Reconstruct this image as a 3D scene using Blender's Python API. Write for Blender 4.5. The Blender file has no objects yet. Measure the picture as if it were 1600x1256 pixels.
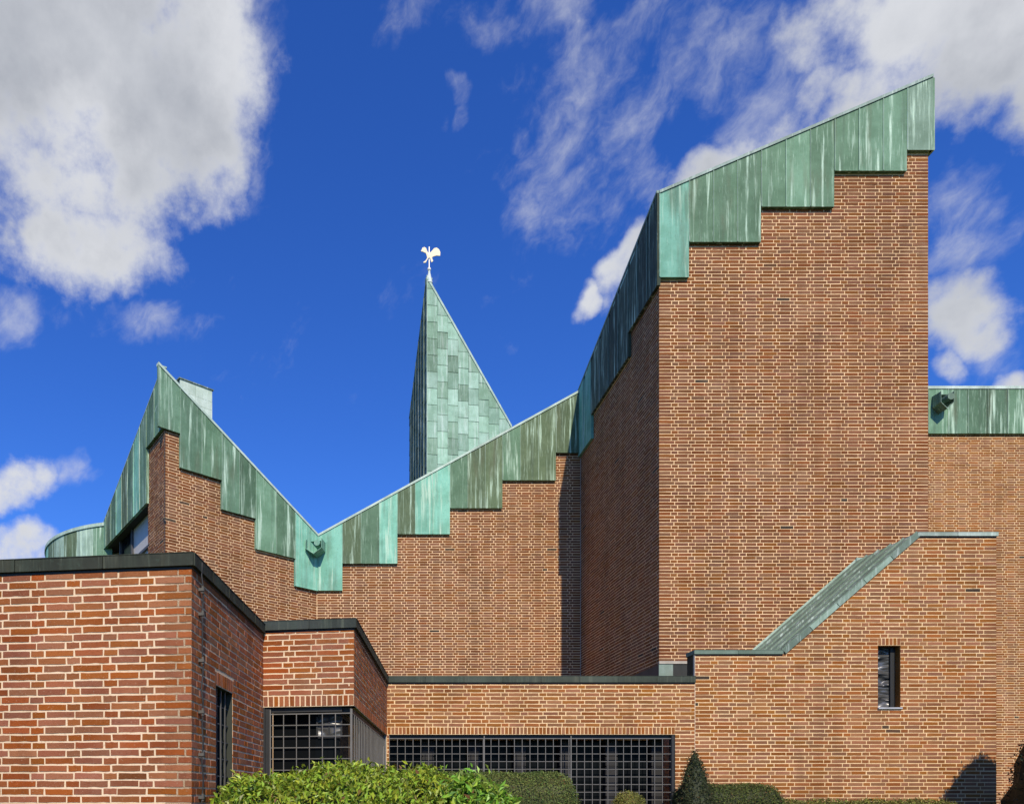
import bpy, bmesh, math, random
from mathutils import Vector, Matrix
import numpy as np
R = random.Random(7)
rad = math.radians
scene = bpy.context.scene
COL = scene.collection

# ------------------------------------------------------------------ camera, light, exposure
F, U0, V0, EYE = 1150.0, 541.0, 1245.0, 1.6
cam = bpy.data.cameras.new('camera'); cam_o = bpy.data.objects.new('camera', cam); COL.objects.link(cam_o)
cam_o.location = (0, 0, EYE); cam_o.rotation_euler = (rad(90), 0, 0)
cam.sensor_width = 36; cam.lens = F / 1600 * 36
cam.shift_x = (800 - U0) / 1600; cam.shift_y = (V0 - 628) / 1600
cam.clip_start = 0.05; cam.clip_end = 6000
scene.camera = cam_o
scene.view_settings.view_transform = 'Standard'; scene.view_settings.look = 'None'
scene.view_settings.exposure = 0.0; scene.view_settings.gamma = 1.0
scene.view_settings.use_curve_mapping = False
SUN_EL = 40.5
SUN_DIR = Vector((0.1057, -1.0, math.tan(rad(SUN_EL)) * 1.0056)).normalized()   # towards the sun
sun = bpy.data.lights.new('sun', 'SUN'); sun.energy = 4.8; sun.angle = rad(0.53); sun.color = (1.0, 0.885, 0.70)
sun_o = bpy.data.objects.new('sun', sun); COL.objects.link(sun_o)
sun_o.rotation_euler = SUN_DIR.to_track_quat('Z', 'Y').to_euler(); sun_o.location = (0, -20, 40)

# ------------------------------------------------------------------ sky with clouds
def pdir(u, v): return Vector(((u - U0) / F, 1.0, (V0 - v) / F)).normalized()
world = bpy.data.worlds.new('World'); scene.world = world; world.use_nodes = True
def build_world():
    nt = world.node_tree; N = nt.nodes; L = nt.links; N.clear()
    def node(t, **k):
        n = N.new(t)
        for a, b in k.items(): setattr(n, a, b)
        return n
    def put(sock, v):
        if hasattr(v, 'node'): L.new(v, sock)
        else: sock.default_value = v
    def math_(op, a, b=0.0, c=0.0, clamp=False):
        n = node('ShaderNodeMath', operation=op, use_clamp=clamp)
        put(n.inputs[0], a); put(n.inputs[1], b); put(n.inputs[2], c); return n.outputs[0]
    def vm(op, a, b=(0, 0, 0)):
        n = node('ShaderNodeVectorMath', operation=op); put(n.inputs[0], a); put(n.inputs[1], b)
        return n.outputs['Value'] if op in ('DOT_PRODUCT', 'LENGTH') else n.outputs[0]
    def smooth(x, lo, hi, a=0.0, b=1.0):
        n = node('ShaderNodeMapRange', interpolation_type='SMOOTHSTEP'); put(n.inputs[0], x)
        for i, q in enumerate((lo, hi, a, b)): n.inputs[1 + i].default_value = q
        return n.outputs[0]
    def noise(vec, scale, detail, rough=0.5, dist=0.0):
        n = node('ShaderNodeTexNoise', noise_dimensions='3D'); put(n.inputs['Vector'], vec)
        n.inputs['Scale'].default_value = scale; n.inputs['Detail'].default_value = detail
        n.inputs['Roughness'].default_value = rough; n.inputs['Distortion'].default_value = dist; return n
    def mix(f, a, b):
        n = node('ShaderNodeMix', data_type='RGBA'); put(n.inputs[0], f); put(n.inputs[6], a); put(n.inputs[7], b); return n.outputs[2]
    tc = node('ShaderNodeTexCoord').outputs['Generated']
    sky = node('ShaderNodeTexSky', sky_type='NISHITA', sun_disc=False)
    sky.sun_elevation = rad(SUN_EL); sky.sun_rotation = rad(174); sky.air_density = 1.0; sky.dust_density = 0.4; sky.ozone_density = 2.5
    # deep polarised blue of the photograph
    hsv = node('ShaderNodeHueSaturation'); hsv.inputs['Saturation'].default_value = SKY_SAT; hsv.inputs['Value'].default_value = SKY_VAL
    hsv.inputs['Hue'].default_value = SKY_HUE
    L.new(sky.outputs[0], hsv.inputs['Color'])
    blue = mix(1.0, hsv.outputs[0], SKY_MUL); blue.node.blend_type = 'MULTIPLY'
    # cloud cover
    warp = noise(tc, 3.2, 3, 0.55); w = vm('SCALE', vm('SUBTRACT', warp.outputs['Color'], (0.5, 0.5, 0.5))); w.node.inputs['Scale'].default_value = 0.13
    warp2 = noise(tc, 13.0, 3, 0.6); w2 = vm('SCALE', vm('SUBTRACT', warp2.outputs['Color'], (0.5, 0.5, 0.5))); w2.node.inputs['Scale'].default_value = 0.05
    d = vm('ADD', vm('ADD', tc, w), w2)
    def blob(u, v, a, b, rot, strength):
        c = pdir(u, v); r = rad(rot)
        e1 = pdir(u + a * math.cos(r), v - a * math.sin(r)) - c; e2 = pdir(u + b * math.sin(r), v + b * math.cos(r)) - c
        M = Matrix((e1, e2, c)).transposed().inverted()
        q = vm('SUBTRACT', d, tuple(c))
        x, y, z = (vm('DOT_PRODUCT', q, tuple(M[i])) for i in range(3))
        cb = node('ShaderNodeCombineXYZ'); put(cb.inputs[0], x); put(cb.inputs[1], y); put(cb.inputs[2], z)
        return smooth(vm('LENGTH', cb.outputs[0]), 1.25, 0.2, 0.0, strength)
    def cover(blobs):
        acc = None
        for bl in blobs:
            s = blob(*bl); acc = s if acc is None else math_('MAXIMUM', acc, s)
        return acc
    thick = cover(CUMULUS); wisp = cover(WISPS)
    f1 = noise(tc, 6.5, 10, 0.60).outputs['Fac']
    # wisps drawn out along the wind (from lower left to upper right)
    rot = node('ShaderNodeMapping', vector_type='POINT'); L.new(vm('ADD', tc, w2), rot.inputs['Vector']); rot.inputs['Rotation'].default_value = (0, rad(46), 0)
    mp = node('ShaderNodeMapping', vector_type='POINT'); L.new(rot.outputs[0], mp.inputs['Vector']); mp.inputs['Scale'].default_value = (0.42, 1.0, 1.35)
    f2 = noise(mp.outputs[0], 9.0, 10, 0.62, 0.0).outputs['Fac']
    outside = smooth(vm('DOT_PRODUCT', tc, tuple(pdir(800, 628))), 0.80, 0.55, 0.0, 0.14)   # unseen cover beyond the view, thinned to lower the fill light
    f4 = noise(tc, 22.0, 9, 0.62).outputs['Fac']
    body = math_('ADD', math_('ADD', math_('MAXIMUM', thick, outside), math_('MULTIPLY', math_('SUBTRACT', f1, 0.5), 1.35)), math_('MULTIPLY', math_('SUBTRACT', f4, 0.5), 1.05))
    a1 = smooth(body, 0.34, 0.92)
    a2 = smooth(math_('ADD', math_('ADD', wisp, math_('MULTIPLY', math_('SUBTRACT', f2, 0.5), 2.5)), math_('MULTIPLY', math_('SUBTRACT', f4, 0.5), 0.9)), 0.27, 1.40, 0.0, 0.87)
    alpha = math_('MAXIMUM', a1, a2)
    # cloud tone: thick middles grey, thin sunlit rims bright
    f3 = noise(tc, 3.6, 5, 0.5).outputs['Fac']
    edge = smooth(math_('ADD', math_('MULTIPLY', body, 0.55), math_('MULTIPLY', math_('SUBTRACT', f3, 0.5), 2.2)), 0.25, 0.95)
    tone = mix(edge, (0.84, 0.86, 0.91, 1), (0.40, 0.43, 0.50, 1))
    tone = mix(smooth(f1, 0.42, 0.64, 0.0, 0.45), tone, (0.74, 0.77, 0.83, 1))
    k = vm('SCALE', tone); k.node.inputs['Scale'].default_value = CLOUD_GAIN
    out = mix(alpha, blue, k)
    bg = node('ShaderNodeBackground'); L.new(out, bg.inputs['Color']); bg.inputs['Strength'].default_value = 0.1
    o = node('ShaderNodeOutputWorld'); L.new(bg.outputs[0], o.inputs['Surface'])
SKY_SAT, SKY_VAL, SKY_HUE, CLOUD_GAIN = 1.25, 0.95, 0.51, 8.5
SKY_MUL = (0.80, 1.24, 1.95, 1)
CUMULUS = [(110, 160, 330, 320, 0, 1.0), (300, 140, 165, 230, 0, 1.0), (130, 370, 190, 130, 0, 0.95), (-250, 150, 420, 420, 0, 1.0),
           (330, 250, 95, 130, 0, 0.8), (15, 760, 120, 75, 0, 0.85), (15, 850, 110, 55, 0, 0.95), (1480, 60, 380, 150, 20, 1.0),
           (1330, 180, 250, 75, 30, 0.80), (1110, 285, 170, 56, 43, 0.95), (1180, 215, 260, 62, 40, 0.74), (1430, 110, 260, 110, 25, 0.85), (985, 400, 150, 42, 48, 0.85), (912, 455, 55, 24, 45, 0.85), (1290, 95, 200, 120, 25, 0.62), (1540, 470, 170, 100, 10, 0.78), (1490, 550, 70, 50, 0, 0.6),
           (1610, 590, 70, 60, 0, 0.85), (1750, 80, 350, 260, 0, 0.9)]
WISPS = [(1020, 160, 430, 170, 40, 0.56), (780, 40, 260, 100, 10, 0.55), (705, 172, 26, 34, 20, 0.62), (718, 205, 24, 26, 0, 0.58), (690, 215, 18, 20, 0, 0.45), (815, 255, 28, 30, 60, 0.5), (400, 150, 70, 170, 0, 0.6), (215, 500, 70, 50, 0, 0.65),
         (940, 320, 190, 90, 42, 0.62), (445, 15, 50, 50, 0, 0.65), (1540, 310, 180, 150, 0, 0.66), (240, 500, 130, 50, 0, 0.6), (1180, 100, 320, 190, 35, 0.72),
         (390, 250, 60, 120, 0, 0.62), (840, 370, 70, 80, 60, 0.45), (10, 480, 50, 50, 0, 0.5), (100, 745, 50, 40, 0, 0.6), (1560, 480, 160, 130, 0, 0.6)]
build_world()

# ------------------------------------------------------------------ materials
def S(r, g, b):
    f = lambda c: ((c / 255 + 0.055) / 1.055) ** 2.4 if c > 10 else c / 255 / 12.92
    return (f(r), f(g), f(b), 1.0)
class NT:
    def __init__(s, name):
        s.m = bpy.data.materials.new(name); s.m.use_nodes = True; s.t = s.m.node_tree; s.t.nodes.clear()
        s.out = s.n('ShaderNodeOutputMaterial'); s.b = s.n('ShaderNodeBsdfPrincipled'); s.t.links.new(s.b.outputs[0], s.out.inputs[0])
    def n(s, t, **k):
        n = s.t.nodes.new(t)
        for a, b in k.items(): setattr(n, a, b)
        return n
    def put(s, sock, v):
        if hasattr(v, 'node'): s.t.links.new(v, sock)
        else: sock.default_value = v
    def math(s, op, a, b=0.0, clamp=False):
        n = s.n('ShaderNodeMath', operation=op, use_clamp=clamp); s.put(n.inputs[0], a); s.put(n.inputs[1], b); return n.outputs[0]
    def noise(s, vec, scale, detail=4, rough=0.55, dist=0.0):
        n = s.n('ShaderNodeTexNoise'); s.put(n.inputs['Vector'], vec); n.inputs['Scale'].default_value = scale
        n.inputs['Detail'].default_value = detail; n.inputs['Roughness'].default_value = rough; n.inputs['Distortion'].default_value = dist
        return n.outputs['Fac']
    def ramp(s, x, lo, hi, a=0.0, b=1.0):
        n = s.n('ShaderNodeMapRange', interpolation_type='SMOOTHSTEP'); s.put(n.inputs[0], x)
        for i, q in enumerate((lo, hi, a, b)): s.put(n.inputs[1 + i], q)
        return n.outputs[0]
    def mix(s, f, a, b, blend='MIX'):
        n = s.n('ShaderNodeMix', data_type='RGBA', blend_type=blend); s.put(n.inputs[0], f); s.put(n.inputs[6], a); s.put(n.inputs[7], b); return n.outputs[2]
    def scaled(s, vec, sc):
        n = s.n('ShaderNodeMapping'); s.put(n.inputs['Vector'], vec); n.inputs['Scale'].default_value = sc; return n.outputs[0]
    def pos(s): return s.n('ShaderNodeNewGeometry').outputs['Position']
    def bump(s, h, strength, dist):
        n = s.n('ShaderNodeBump'); n.inputs['Strength'].default_value = strength; n.inputs['Distance'].default_value = dist
        s.put(n.inputs['Height'], h); s.put(s.b.inputs['Normal'], n.outputs[0])
    def done(s, col, rough=0.8, metal=0.0, spec=0.5):
        s.put(s.b.inputs['Base Color'], col); s.put(s.b.inputs['Roughness'], rough); s.put(s.b.inputs['Metallic'], metal)
        s.put(s.b.inputs['Specular IOR Level'], spec); return s.m
def mat_brick():
    t = NT('fired_brick'); oi = t.n('ShaderNodeObjectInfo'); at = t.n('ShaderNodeAttribute', attribute_name='rnd')
    r = t.math('FRACT', t.math('ADD', at.outputs['Fac'], oi.outputs['Random']))
    p = t.pos()
    # piece-to-piece firing colour: the object's own clay colour, some browner, some redder, a few nearly black headers
    r2 = t.math('FRACT', t.math('MULTIPLY', r, 7.31)); r3 = t.math('FRACT', t.math('MULTIPLY', r, 23.7))
    v = t.n('ShaderNodeHueSaturation'); t.put(v.inputs['Color'], oi.outputs['Color'])
    t.put(v.inputs['Hue'], t.ramp(r2, 0, 1, 0.495, 0.507)); t.put(v.inputs['Saturation'], t.ramp(r3, 0, 1, 0.88, 1.06)); t.put(v.inputs['Value'], t.ramp(r, 0.0, 1.0, 0.80, 1.14))
    c = t.mix(t.ramp(r3, 0.995, 0.998), v.outputs[0], (0.045, 0.032, 0.022, 1))
    big = t.noise(t.scaled(p, (1, 1, 1.3)), 0.55, 4)
    c = t.mix(t.ramp(big, 0.48, 0.70, 0, 0.45), c, t.mix(0.5, c, (0.40, 0.145, 0.052, 1)))
    c = t.mix(t.ramp(t.noise(p, 1.9, 5), 0.42, 0.7, 0, 0.5), c, t.mix(1.0, c, (0.66, 0.60, 0.56, 1), 'MULTIPLY'))
    c = t.mix(t.ramp(t.noise(t.scaled(p, (0.9, 0.9, 0.2)), 1.6, 7, 0.66), 0.46, 0.74, 0, 0.5), c, t.mix(1.0, c, (0.52, 0.50, 0.48, 1), 'MULTIPLY'))
    c = t.mix(t.ramp(t.noise(t.scaled(p, (1, 1, 0.8)), 0.9, 6, 0.65), 0.55, 0.75, 0, 0.15), c, (0.42, 0.30, 0.20, 1))
    g = t.noise(t.scaled(p, (1, 1, 2.2)), 42, 5, 0.65)
    c = t.mix(t.ramp(g, 0.52, 0.72, 0, 0.55), c, t.mix(1.0, c, (0.45, 0.42, 0.40, 1), 'MULTIPLY'))
    c = t.mix(t.ramp(t.noise(p, 70, 3), 0.60, 0.75, 0, 0.35), c, (0.55, 0.38, 0.25, 1))
    t.bump(t.noise(p, 110, 5, 0.65), 0.6, 0.006)
    return t.done(c, 0.88, spec=0.25)
def mat_mortar():
    t = NT('lime_mortar'); oi = t.n('ShaderNodeObjectInfo'); p = t.pos()
    c = t.mix(t.ramp(t.noise(p, 1.6, 5), 0.4, 0.7, 0, 0.5), oi.outputs['Color'], t.mix(1.0, oi.outputs['Color'], (0.72, 0.64, 0.56, 1), 'MULTIPLY'))
    c = t.mix(t.ramp(t.noise(p, 60, 4), 0.5, 0.72, 0, 0.5), c, t.mix(1.0, c, (0.6, 0.55, 0.5, 1), 'MULTIPLY'))
    c = t.mix(t.ramp(t.noise(t.scaled(p, (0.9, 0.9, 0.2)), 1.6, 7, 0.66), 0.46, 0.74, 0, 0.4), c, t.mix(1.0, c, (0.55, 0.52, 0.48, 1), 'MULTIPLY'))
    t.bump(t.noise(p, 160, 4), 0.5, 0.003)
    return t.done(c, 0.95, spec=0.15)
def mat_copper(name, streak, streak_amt, dirt=0.5, rough=0.72):
    t = NT(name); oi = t.n('ShaderNodeObjectInfo'); p = t.pos(); base = oi.outputs['Color']
    rv = t.n('ShaderNodeVectorMath', operation='ADD'); t.put(rv.inputs[0], p); t.put(rv.inputs[1], (0, 0, 0))
    s1 = t.noise(t.scaled(p, (6, 6, 0.36)), 1.6, 6, 0.62, 0.1); s2 = t.noise(t.scaled(p, (26, 26, 1.1)), 1.0, 5, 0.6)
    blot = t.noise(p, 2.4, 6, 0.62)
    c = t.mix(t.ramp(blot, 0.36, 0.66, 0, 0.7), base, t.mix(1.0, base, (0.60, 0.66, 0.60, 1), 'MULTIPLY'))
    c = t.mix(t.ramp(t.noise(t.scaled(p, (5, 5, 0.35)), 1.0, 4), 0.5, 0.72, 0, dirt), c, (0.062, 0.095, 0.066, 1))
    c = t.mix(t.math('MULTIPLY', t.ramp(s1, 0.53, 0.66, 0, streak_amt), t.ramp(s2, 0.35, 0.60)), c, streak)
    c = t.mix(t.ramp(t.noise(t.scaled(p, (60, 60, 4)), 1.0, 3), 0.60, 0.72, 0, 0.30), c, streak)
    c = t.mix(t.ramp(t.noise(p, 34, 4), 0.58, 0.75, 0, 0.35), c, (0.05, 0.085, 0.062, 1))
    c = t.mix(t.ramp(t.noise(t.scaled(p, (3, 3, 0.5)), 1.3, 5), 0.55, 0.75, 0, dirt * 0.8), c, (0.115, 0.105, 0.062, 1))
    c = t.mix(t.ramp(t.noise(t.scaled(p, (13, 13, 0.5)), 1.0, 5, 0.6), 0.56, 0.70, 0, streak_amt * 0.55), c, streak)
    t.bump(t.noise(p, 4, 3), 0.35, 0.03)
    return t.done(c, rough, spec=0.22)
def mat_plain(name, rough=0.6, metal=0.0, spec=0.4, var=0.35, scale=8):
    t = NT(name); oi = t.n('ShaderNodeObjectInfo'); p = t.pos(); base = oi.outputs['Color']
    c = t.mix(t.ramp(t.noise(t.scaled(p, (1, 1, 0.5)), scale, 6), 0.4, 0.7, 0, var), base, t.mix(1.0, base, (0.45, 0.45, 0.42, 1), 'MULTIPLY'))
    return t.done(c, rough, metal, spec)
def mat_leaf(name, trans=0.3, rough=0.42, spec=0.45):
    t = NT(name); oi = t.n('ShaderNodeObjectInfo'); at = t.n('ShaderNodeAttribute', attribute_name='rnd')
    r = t.math('FRACT', t.math('ADD', at.outputs['Fac'], oi.outputs['Random'])); p = t.pos()
    v = t.n('ShaderNodeHueSaturation'); t.put(v.inputs['Color'], oi.outputs['Color'])
    t.put(v.inputs['Hue'], t.ramp(t.math('FRACT', t.math('MULTIPLY', r, 5.7)), 0, 1, 0.478, 0.53)); t.put(v.inputs['Value'], t.ramp(r, 0, 1, 0.45, 1.35))
    c = t.mix(t.ramp(t.noise(p, 2.6, 4), 0.42, 0.68, 0, 0.6), v.outputs[0], t.mix(1.0, v.outputs[0], (0.55, 0.72, 0.75, 1), 'MULTIPLY'))
    c = t.mix(t.ramp(t.math('FRACT', t.math('MULTIPLY', r, 31.3)), 0.965, 0.975), c, (0.20, 0.10, 0.035, 1))
    t.done(c, rough, spec=spec)
    tr = t.n('ShaderNodeBsdfTranslucent'); t.put(tr.inputs['Color'], c)
    mx = t.n('ShaderNodeMixShader'); mx.inputs[0].default_value = trans
    t.t.links.new(t.b.outputs[0], mx.inputs[1]); t.t.links.new(tr.outputs[0], mx.inputs[2]); t.t.links.new(mx.outputs[0], t.out.inputs[0])
    return t.m
def mat_glass():
    t = NT('dark_window_glass'); p = t.pos()
    t.bump(t.noise(t.scaled(p, (1, 1, 1)), 2.2, 2), 0.15, 0.02)
    return t.done((0.006, 0.007, 0.008, 1), 0.12, spec=0.03)
def mat_rippled():
    t = NT('rippled_leaded_glass'); p = t.pos()
    t.bump(t.noise(t.scaled(p, (1.6, 1.6, 5.0)), 1.6, 1, 0.3, 0.8), 1.0, 0.22)
    return t.done((0.07, 0.07, 0.068, 1), 0.32, spec=0.8)
def mat_ground():
    t = NT('lawn_ground'); p = t.pos()
    c = t.mix(t.noise(p, 0.8, 6), (0.045, 0.075, 0.02, 1), (0.09, 0.11, 0.035, 1)); c = t.mix(t.ramp(t.noise(p, 40, 4), 0.5, 0.7), c, (0.03, 0.05, 0.015, 1))
    t.bump(t.noise(p, 60, 4), 0.8, 0.03); return t.done(c, 0.95, spec=0.1)
MB, MM = mat_brick(), mat_mortar()
MC = mat_copper('green_copper_sheet', (0.52, 0.70, 0.55, 1), 1.0)
MCP = mat_copper('pale_copper_sheet', (0.66, 0.76, 0.70, 1), 0.5, 0.22)
MK = mat_copper('dark_copper_coping', (0.15, 0.17, 0.12, 1), 0.35, 0.3, 0.7)
MP = mat_plain('painted_steel', 0.55); MPL = mat_plain('render_and_paint', 0.85, var=0.5, scale=3)
MG, MR = mat_glass(), mat_rippled()
MSH = mat_plain('pale_blind_glass', 0.4, spec=0.3, var=0.1)
ML = mat_leaf('broad_evergreen_leaf'); MN = mat_leaf('small_clipped_leaf', 0.2, 0.6, 0.3); MGR = mat_ground()
MW = mat_plain('woody_bark', 0.9, var=0.6, scale=20)

# ------------------------------------------------------------------ helpers
def mesh_obj(name, verts, faces, mat, parent=None, color=(1, 1, 1, 1), rnd=None, smooth=False):
    """world-space vertices; the object sits at its parent's origin"""
    off = parent_world(parent)
    me = bpy.data.meshes.new(name); me.from_pydata([(v[0] - off[0], v[1] - off[1], v[2] - off[2]) for v in verts], [], faces); me.update()
    me.materials.append(mat)
    if rnd is not None:
        a = me.attributes.new('rnd', 'FLOAT', 'FACE'); a.data.foreach_set('value', rnd)
    if smooth: me.polygons.foreach_set('use_smooth', [True] * len(me.polygons))
    o = bpy.data.objects.new(name, me); o.color = color; o.parent = parent; COL.objects.link(o)
    return o
WLOC = {}
def vary(c, lo, hi):
    k = R.uniform(lo, hi); return tuple(q * k for q in c[:3]) + (1,)
def parent_world(p):
    return WLOC.get(p.name, Vector((0, 0, 0))) if p else Vector((0, 0, 0))
def thing(name, loc, label, cat, group=None):
    o = bpy.data.objects.new(name, None); o.empty_display_size = 0.3; o.location = loc; COL.objects.link(o)
    o['label'] = label; o['category'] = cat
    if group: o['group'] = group
    WLOC[o.name] = Vector(loc); return o
def part(name, verts, faces, mat, parent, color=(1, 1, 1, 1), **k):
    o = mesh_obj(name, verts, faces, mat, parent, color, **k); WLOC[o.name] = parent_world(parent); return o
BOXF = [(0, 1, 2, 3), (7, 6, 5, 4), (0, 4, 5, 1), (1, 5, 6, 2), (2, 6, 7, 3), (3, 7, 4, 0)]
class Geo:
    def __init__(s): s.v = []; s.f = []; s.r = []
    def add(s, verts, faces, rnd=0.0):
        o = len(s.v); s.v += [tuple(v) for v in verts]; s.f += [tuple(i + o for i in f) for f in faces]; s.r += [rnd] * len(faces)
    def box(s, a, b):
        (x0, y0, z0), (x1, y1, z1) = a, b
        s.add([(x0, y0, z0), (x1, y0, z0), (x1, y0, z1), (x0, y0, z1), (x0, y1, z0), (x1, y1, z0), (x1, y1, z1), (x0, y1, z1)], BOXF)
    def tube(s, p0, p1, r0, r1=None, n=8):
        r1 = r0 if r1 is None else r1; p0, p1 = Vector(p0), Vector(p1); q = (p1 - p0).to_track_quat('Z', 'Y')
        vs = [p0 + q @ Vector((r0 * math.cos(2 * math.pi * i / n), r0 * math.sin(2 * math.pi * i / n), 0)) for i in range(n)]
        vs += [p1 + q @ Vector((r1 * math.cos(2 * math.pi * i / n), r1 * math.sin(2 * math.pi * i / n), 0)) for i in range(n)]
        s.add(vs, [(i, (i + 1) % n, n + (i + 1) % n, n + i) for i in range(n)] + [tuple(range(n - 1, -1, -1)), tuple(range(n, 2 * n))])
    def build(s, name, mat, parent, color=(1, 1, 1, 1), rnd=False, **k):
        return part(name, s.v, s.f, mat, parent, color, rnd=s.r if rnd else None, **k)
def P(u, v, Y): return Vector(((u - U0) / F * Y, Y, EYE + (V0 - v) / F * Y))
class Wall:
    """a vertical plane: s runs left to right seen from outside, off is metres in front of it"""
    def __init__(w, p0, p1):
        w.p = Vector((p0[0], p0[1])); e = Vector((p1[0], p1[1])) - w.p; w.L = e.length; w.d = e / w.L; w.n = Vector((w.d.y, -w.d.x))
    def at(w, s, z, off=0.0):
        q = w.p + w.d * s + w.n * off; return Vector((q.x, q.y, z))
    def px(w, u, v, off=0.0):
        a = (u - U0) / F; q = w.p + w.n * off       # point (a t, t) on the line q + d s
        t = (q.x * w.d.y - q.y * w.d.x) / (a * w.d.y - w.d.x)
        s = (Vector((a * t, t)) - q).dot(w.d); return s, EYE + (V0 - v) / F * t
    def s_of(w, u, off=0.0): return w.px(u, V0, off)[0]
    def box(w, g, s0, s1, z0, z1, o0, o1):
        """o0 front offset, o1 back offset"""
        g.add([w.at(s0, z0, o0), w.at(s1, z0, o0), w.at(s1, z1, o0), w.at(s0, z1, o0), w.at(s0, z0, o1), w.at(s1, z0, o1), w.at(s1, z1, o1), w.at(s0, z1, o1)], BOXF)
    def prism(w, g, poly, o0, o1):
        n = len(poly)
        g.add([w.at(s, z, o0) for s, z in poly] + [w.at(s, z, o1) for s, z in poly],
              [tuple(range(n)), tuple(range(2 * n - 1, n - 1, -1))] + [(i, n + i, n + (i + 1) % n, (i + 1) % n) for i in range(n)])
def project(p):
    if p.y < 0.1: return None
    return U0 + F * p.x / p.y, V0 - F * (p.z - EYE) / p.y
def in_view(p):
    q = project(p); return q is not None and -10 < q[0] < 1610 and -10 < q[1] < 1266

# ------------------------------------------------------------------ brickwork
CO = 0.0625; BJ = 0.0148; DEPTH = 0.07
def brick_variant(L, H, seed, rough=0.0032):
    """a brick with a slightly wavering face outline, local x along its length, y into the wall"""
    r = random.Random(seed); n = 4; g = Geo(); top = []; bot = []
    for i in range(n + 1):
        x = -L / 2 + L * i / n; e = rough if 0 < i < n else rough * 0.6
        top.append((x + r.uniform(-e, e), r.uniform(-0.0012, 0.0012), H / 2 + r.uniform(-rough, rough * 0.6)))
        bot.append((x + r.uniform(-e, e), r.uniform(-0.0012, 0.0012), -H / 2 + r.uniform(-rough * 0.6, rough)))
    tb = [(x, DEPTH, z) for x, y, z in top]; bb = [(x, DEPTH, z) for x, y, z in bot]; m = n + 1
    v = top + bot + tb + bb; f = []
    for i in range(n):
        f.append((m + i, m + i + 1, i + 1, i)); f.append((i, i + 1, 2 * m + i + 1, 2 * m + i)); f.append((m + i + 1, m + i, 3 * m + i, 3 * m + i + 1))
    f += [(m, 0, 2 * m, 3 * m), (n, m + n, 3 * m + n, 2 * m + n)]
    return v, f
VARS = {}
def variants():
    for kind, L, H, k in (('stretcher', 0.25 - BJ, CO - BJ, 8), ('header', 0.125 - BJ, CO - BJ, 6), ('soldier', 0.0625 - BJ, 0.125 - BJ, 6)):
        VARS[kind] = []
        for i in range(k):
            v, f = brick_variant(L, H, hash((kind[0], i)) % 1000 if False else len(kind) * 37 + i)
            me = bpy.data.meshes.new('brick'); me.from_pydata(v, [], f); me.materials.append(MB); me.update(); VARS[kind].append((me, L))
variants()
def scan(poly, z):
    xs = []
    for (s0, z0), (s1, z1) in zip(poly, poly[1:] + poly[:1]):
        if (z0 <= z) != (z1 <= z): xs.append(s0 + (s1 - s0) * (z - z0) / (z1 - z0))
    xs.sort(); return list(zip(xs[::2], xs[1::2]))
def cut(iv, a, b):
    out = []
    for x, y in iv:
        if b <= x or a >= y: out.append((x, y)); continue
        if a > x: out.append((x, a))
        if b < y: out.append((b, y))
    return out
def course_bricks(poly, zref, phase, holes=(), soldiers=()):
    """list of (kind, s centre, z centre, length, height) filling the profile in Maerkischer bond"""
    zmin = min(z for s, z in poly); zmax = max(z for s, z in poly); out = []
    k0 = math.floor((zmin - zref) / CO); k1 = math.ceil((zmax - zref) / CO); sol = [(a, b, z, z + 2 * CO) for a, b, z in soldiers]
    for k in range(k0, k1 + 1):
        zc = zref + (k + 0.5) * CO; iv = scan(poly, zc)
        for a, b, za, zb in list(holes) + sol:
            if za < zc < zb: iv = cut(iv, a, b)
        drift = 0.008 * math.sin(k * 1.7 + phase * 9) + 0.006 * math.sin(k * 0.37)
        sh = phase + (0.3125 if k % 2 else 0.0) + drift
        for a, b in iv:
            t = math.floor((a - sh) / 0.625) * 0.625 + sh
            cells = []
            while t < b:
                for w in (0.25, 0.25, 0.125):
                    x0, x1 = max(t, a), min(t + w, b)
                    if x1 - x0 > 1e-4: cells.append([x0, x1, 'stretcher' if w > 0.2 else 'header'])
                    t += w
            # a sliver at either end joins its neighbour
            if len(cells) > 1 and cells[0][1] - cells[0][0] < 0.05: cells[1][0] = cells[0][0]; cells.pop(0)
            if len(cells) > 1 and cells[-1][1] - cells[-1][0] < 0.05: cells[-2][1] = cells[-1][1]; cells.pop()
            for x0, x1, kd in cells:
                e0 = 0 if abs(x0 - a) < 1e-4 else BJ / 2; e1 = 0 if abs(x1 - b) < 1e-4 else BJ / 2
                L = x1 - x0 - e0 - e1
                if L > 0.02: out.append((kd, (x0 + e0 + x1 - e1) / 2 + R.gauss(0, 0.0015), zc + R.gauss(0, 0.001), L, CO - BJ))
    for a, b, z in soldiers:
        n = max(1, round((b - a) / 0.0625)); w = (b - a) / n
        for i in range(n): out.append(('soldier', a + w * (i + 0.5), z + CO, w - BJ, 2 * CO - BJ))
    return out
BUDGET = {}
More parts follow.
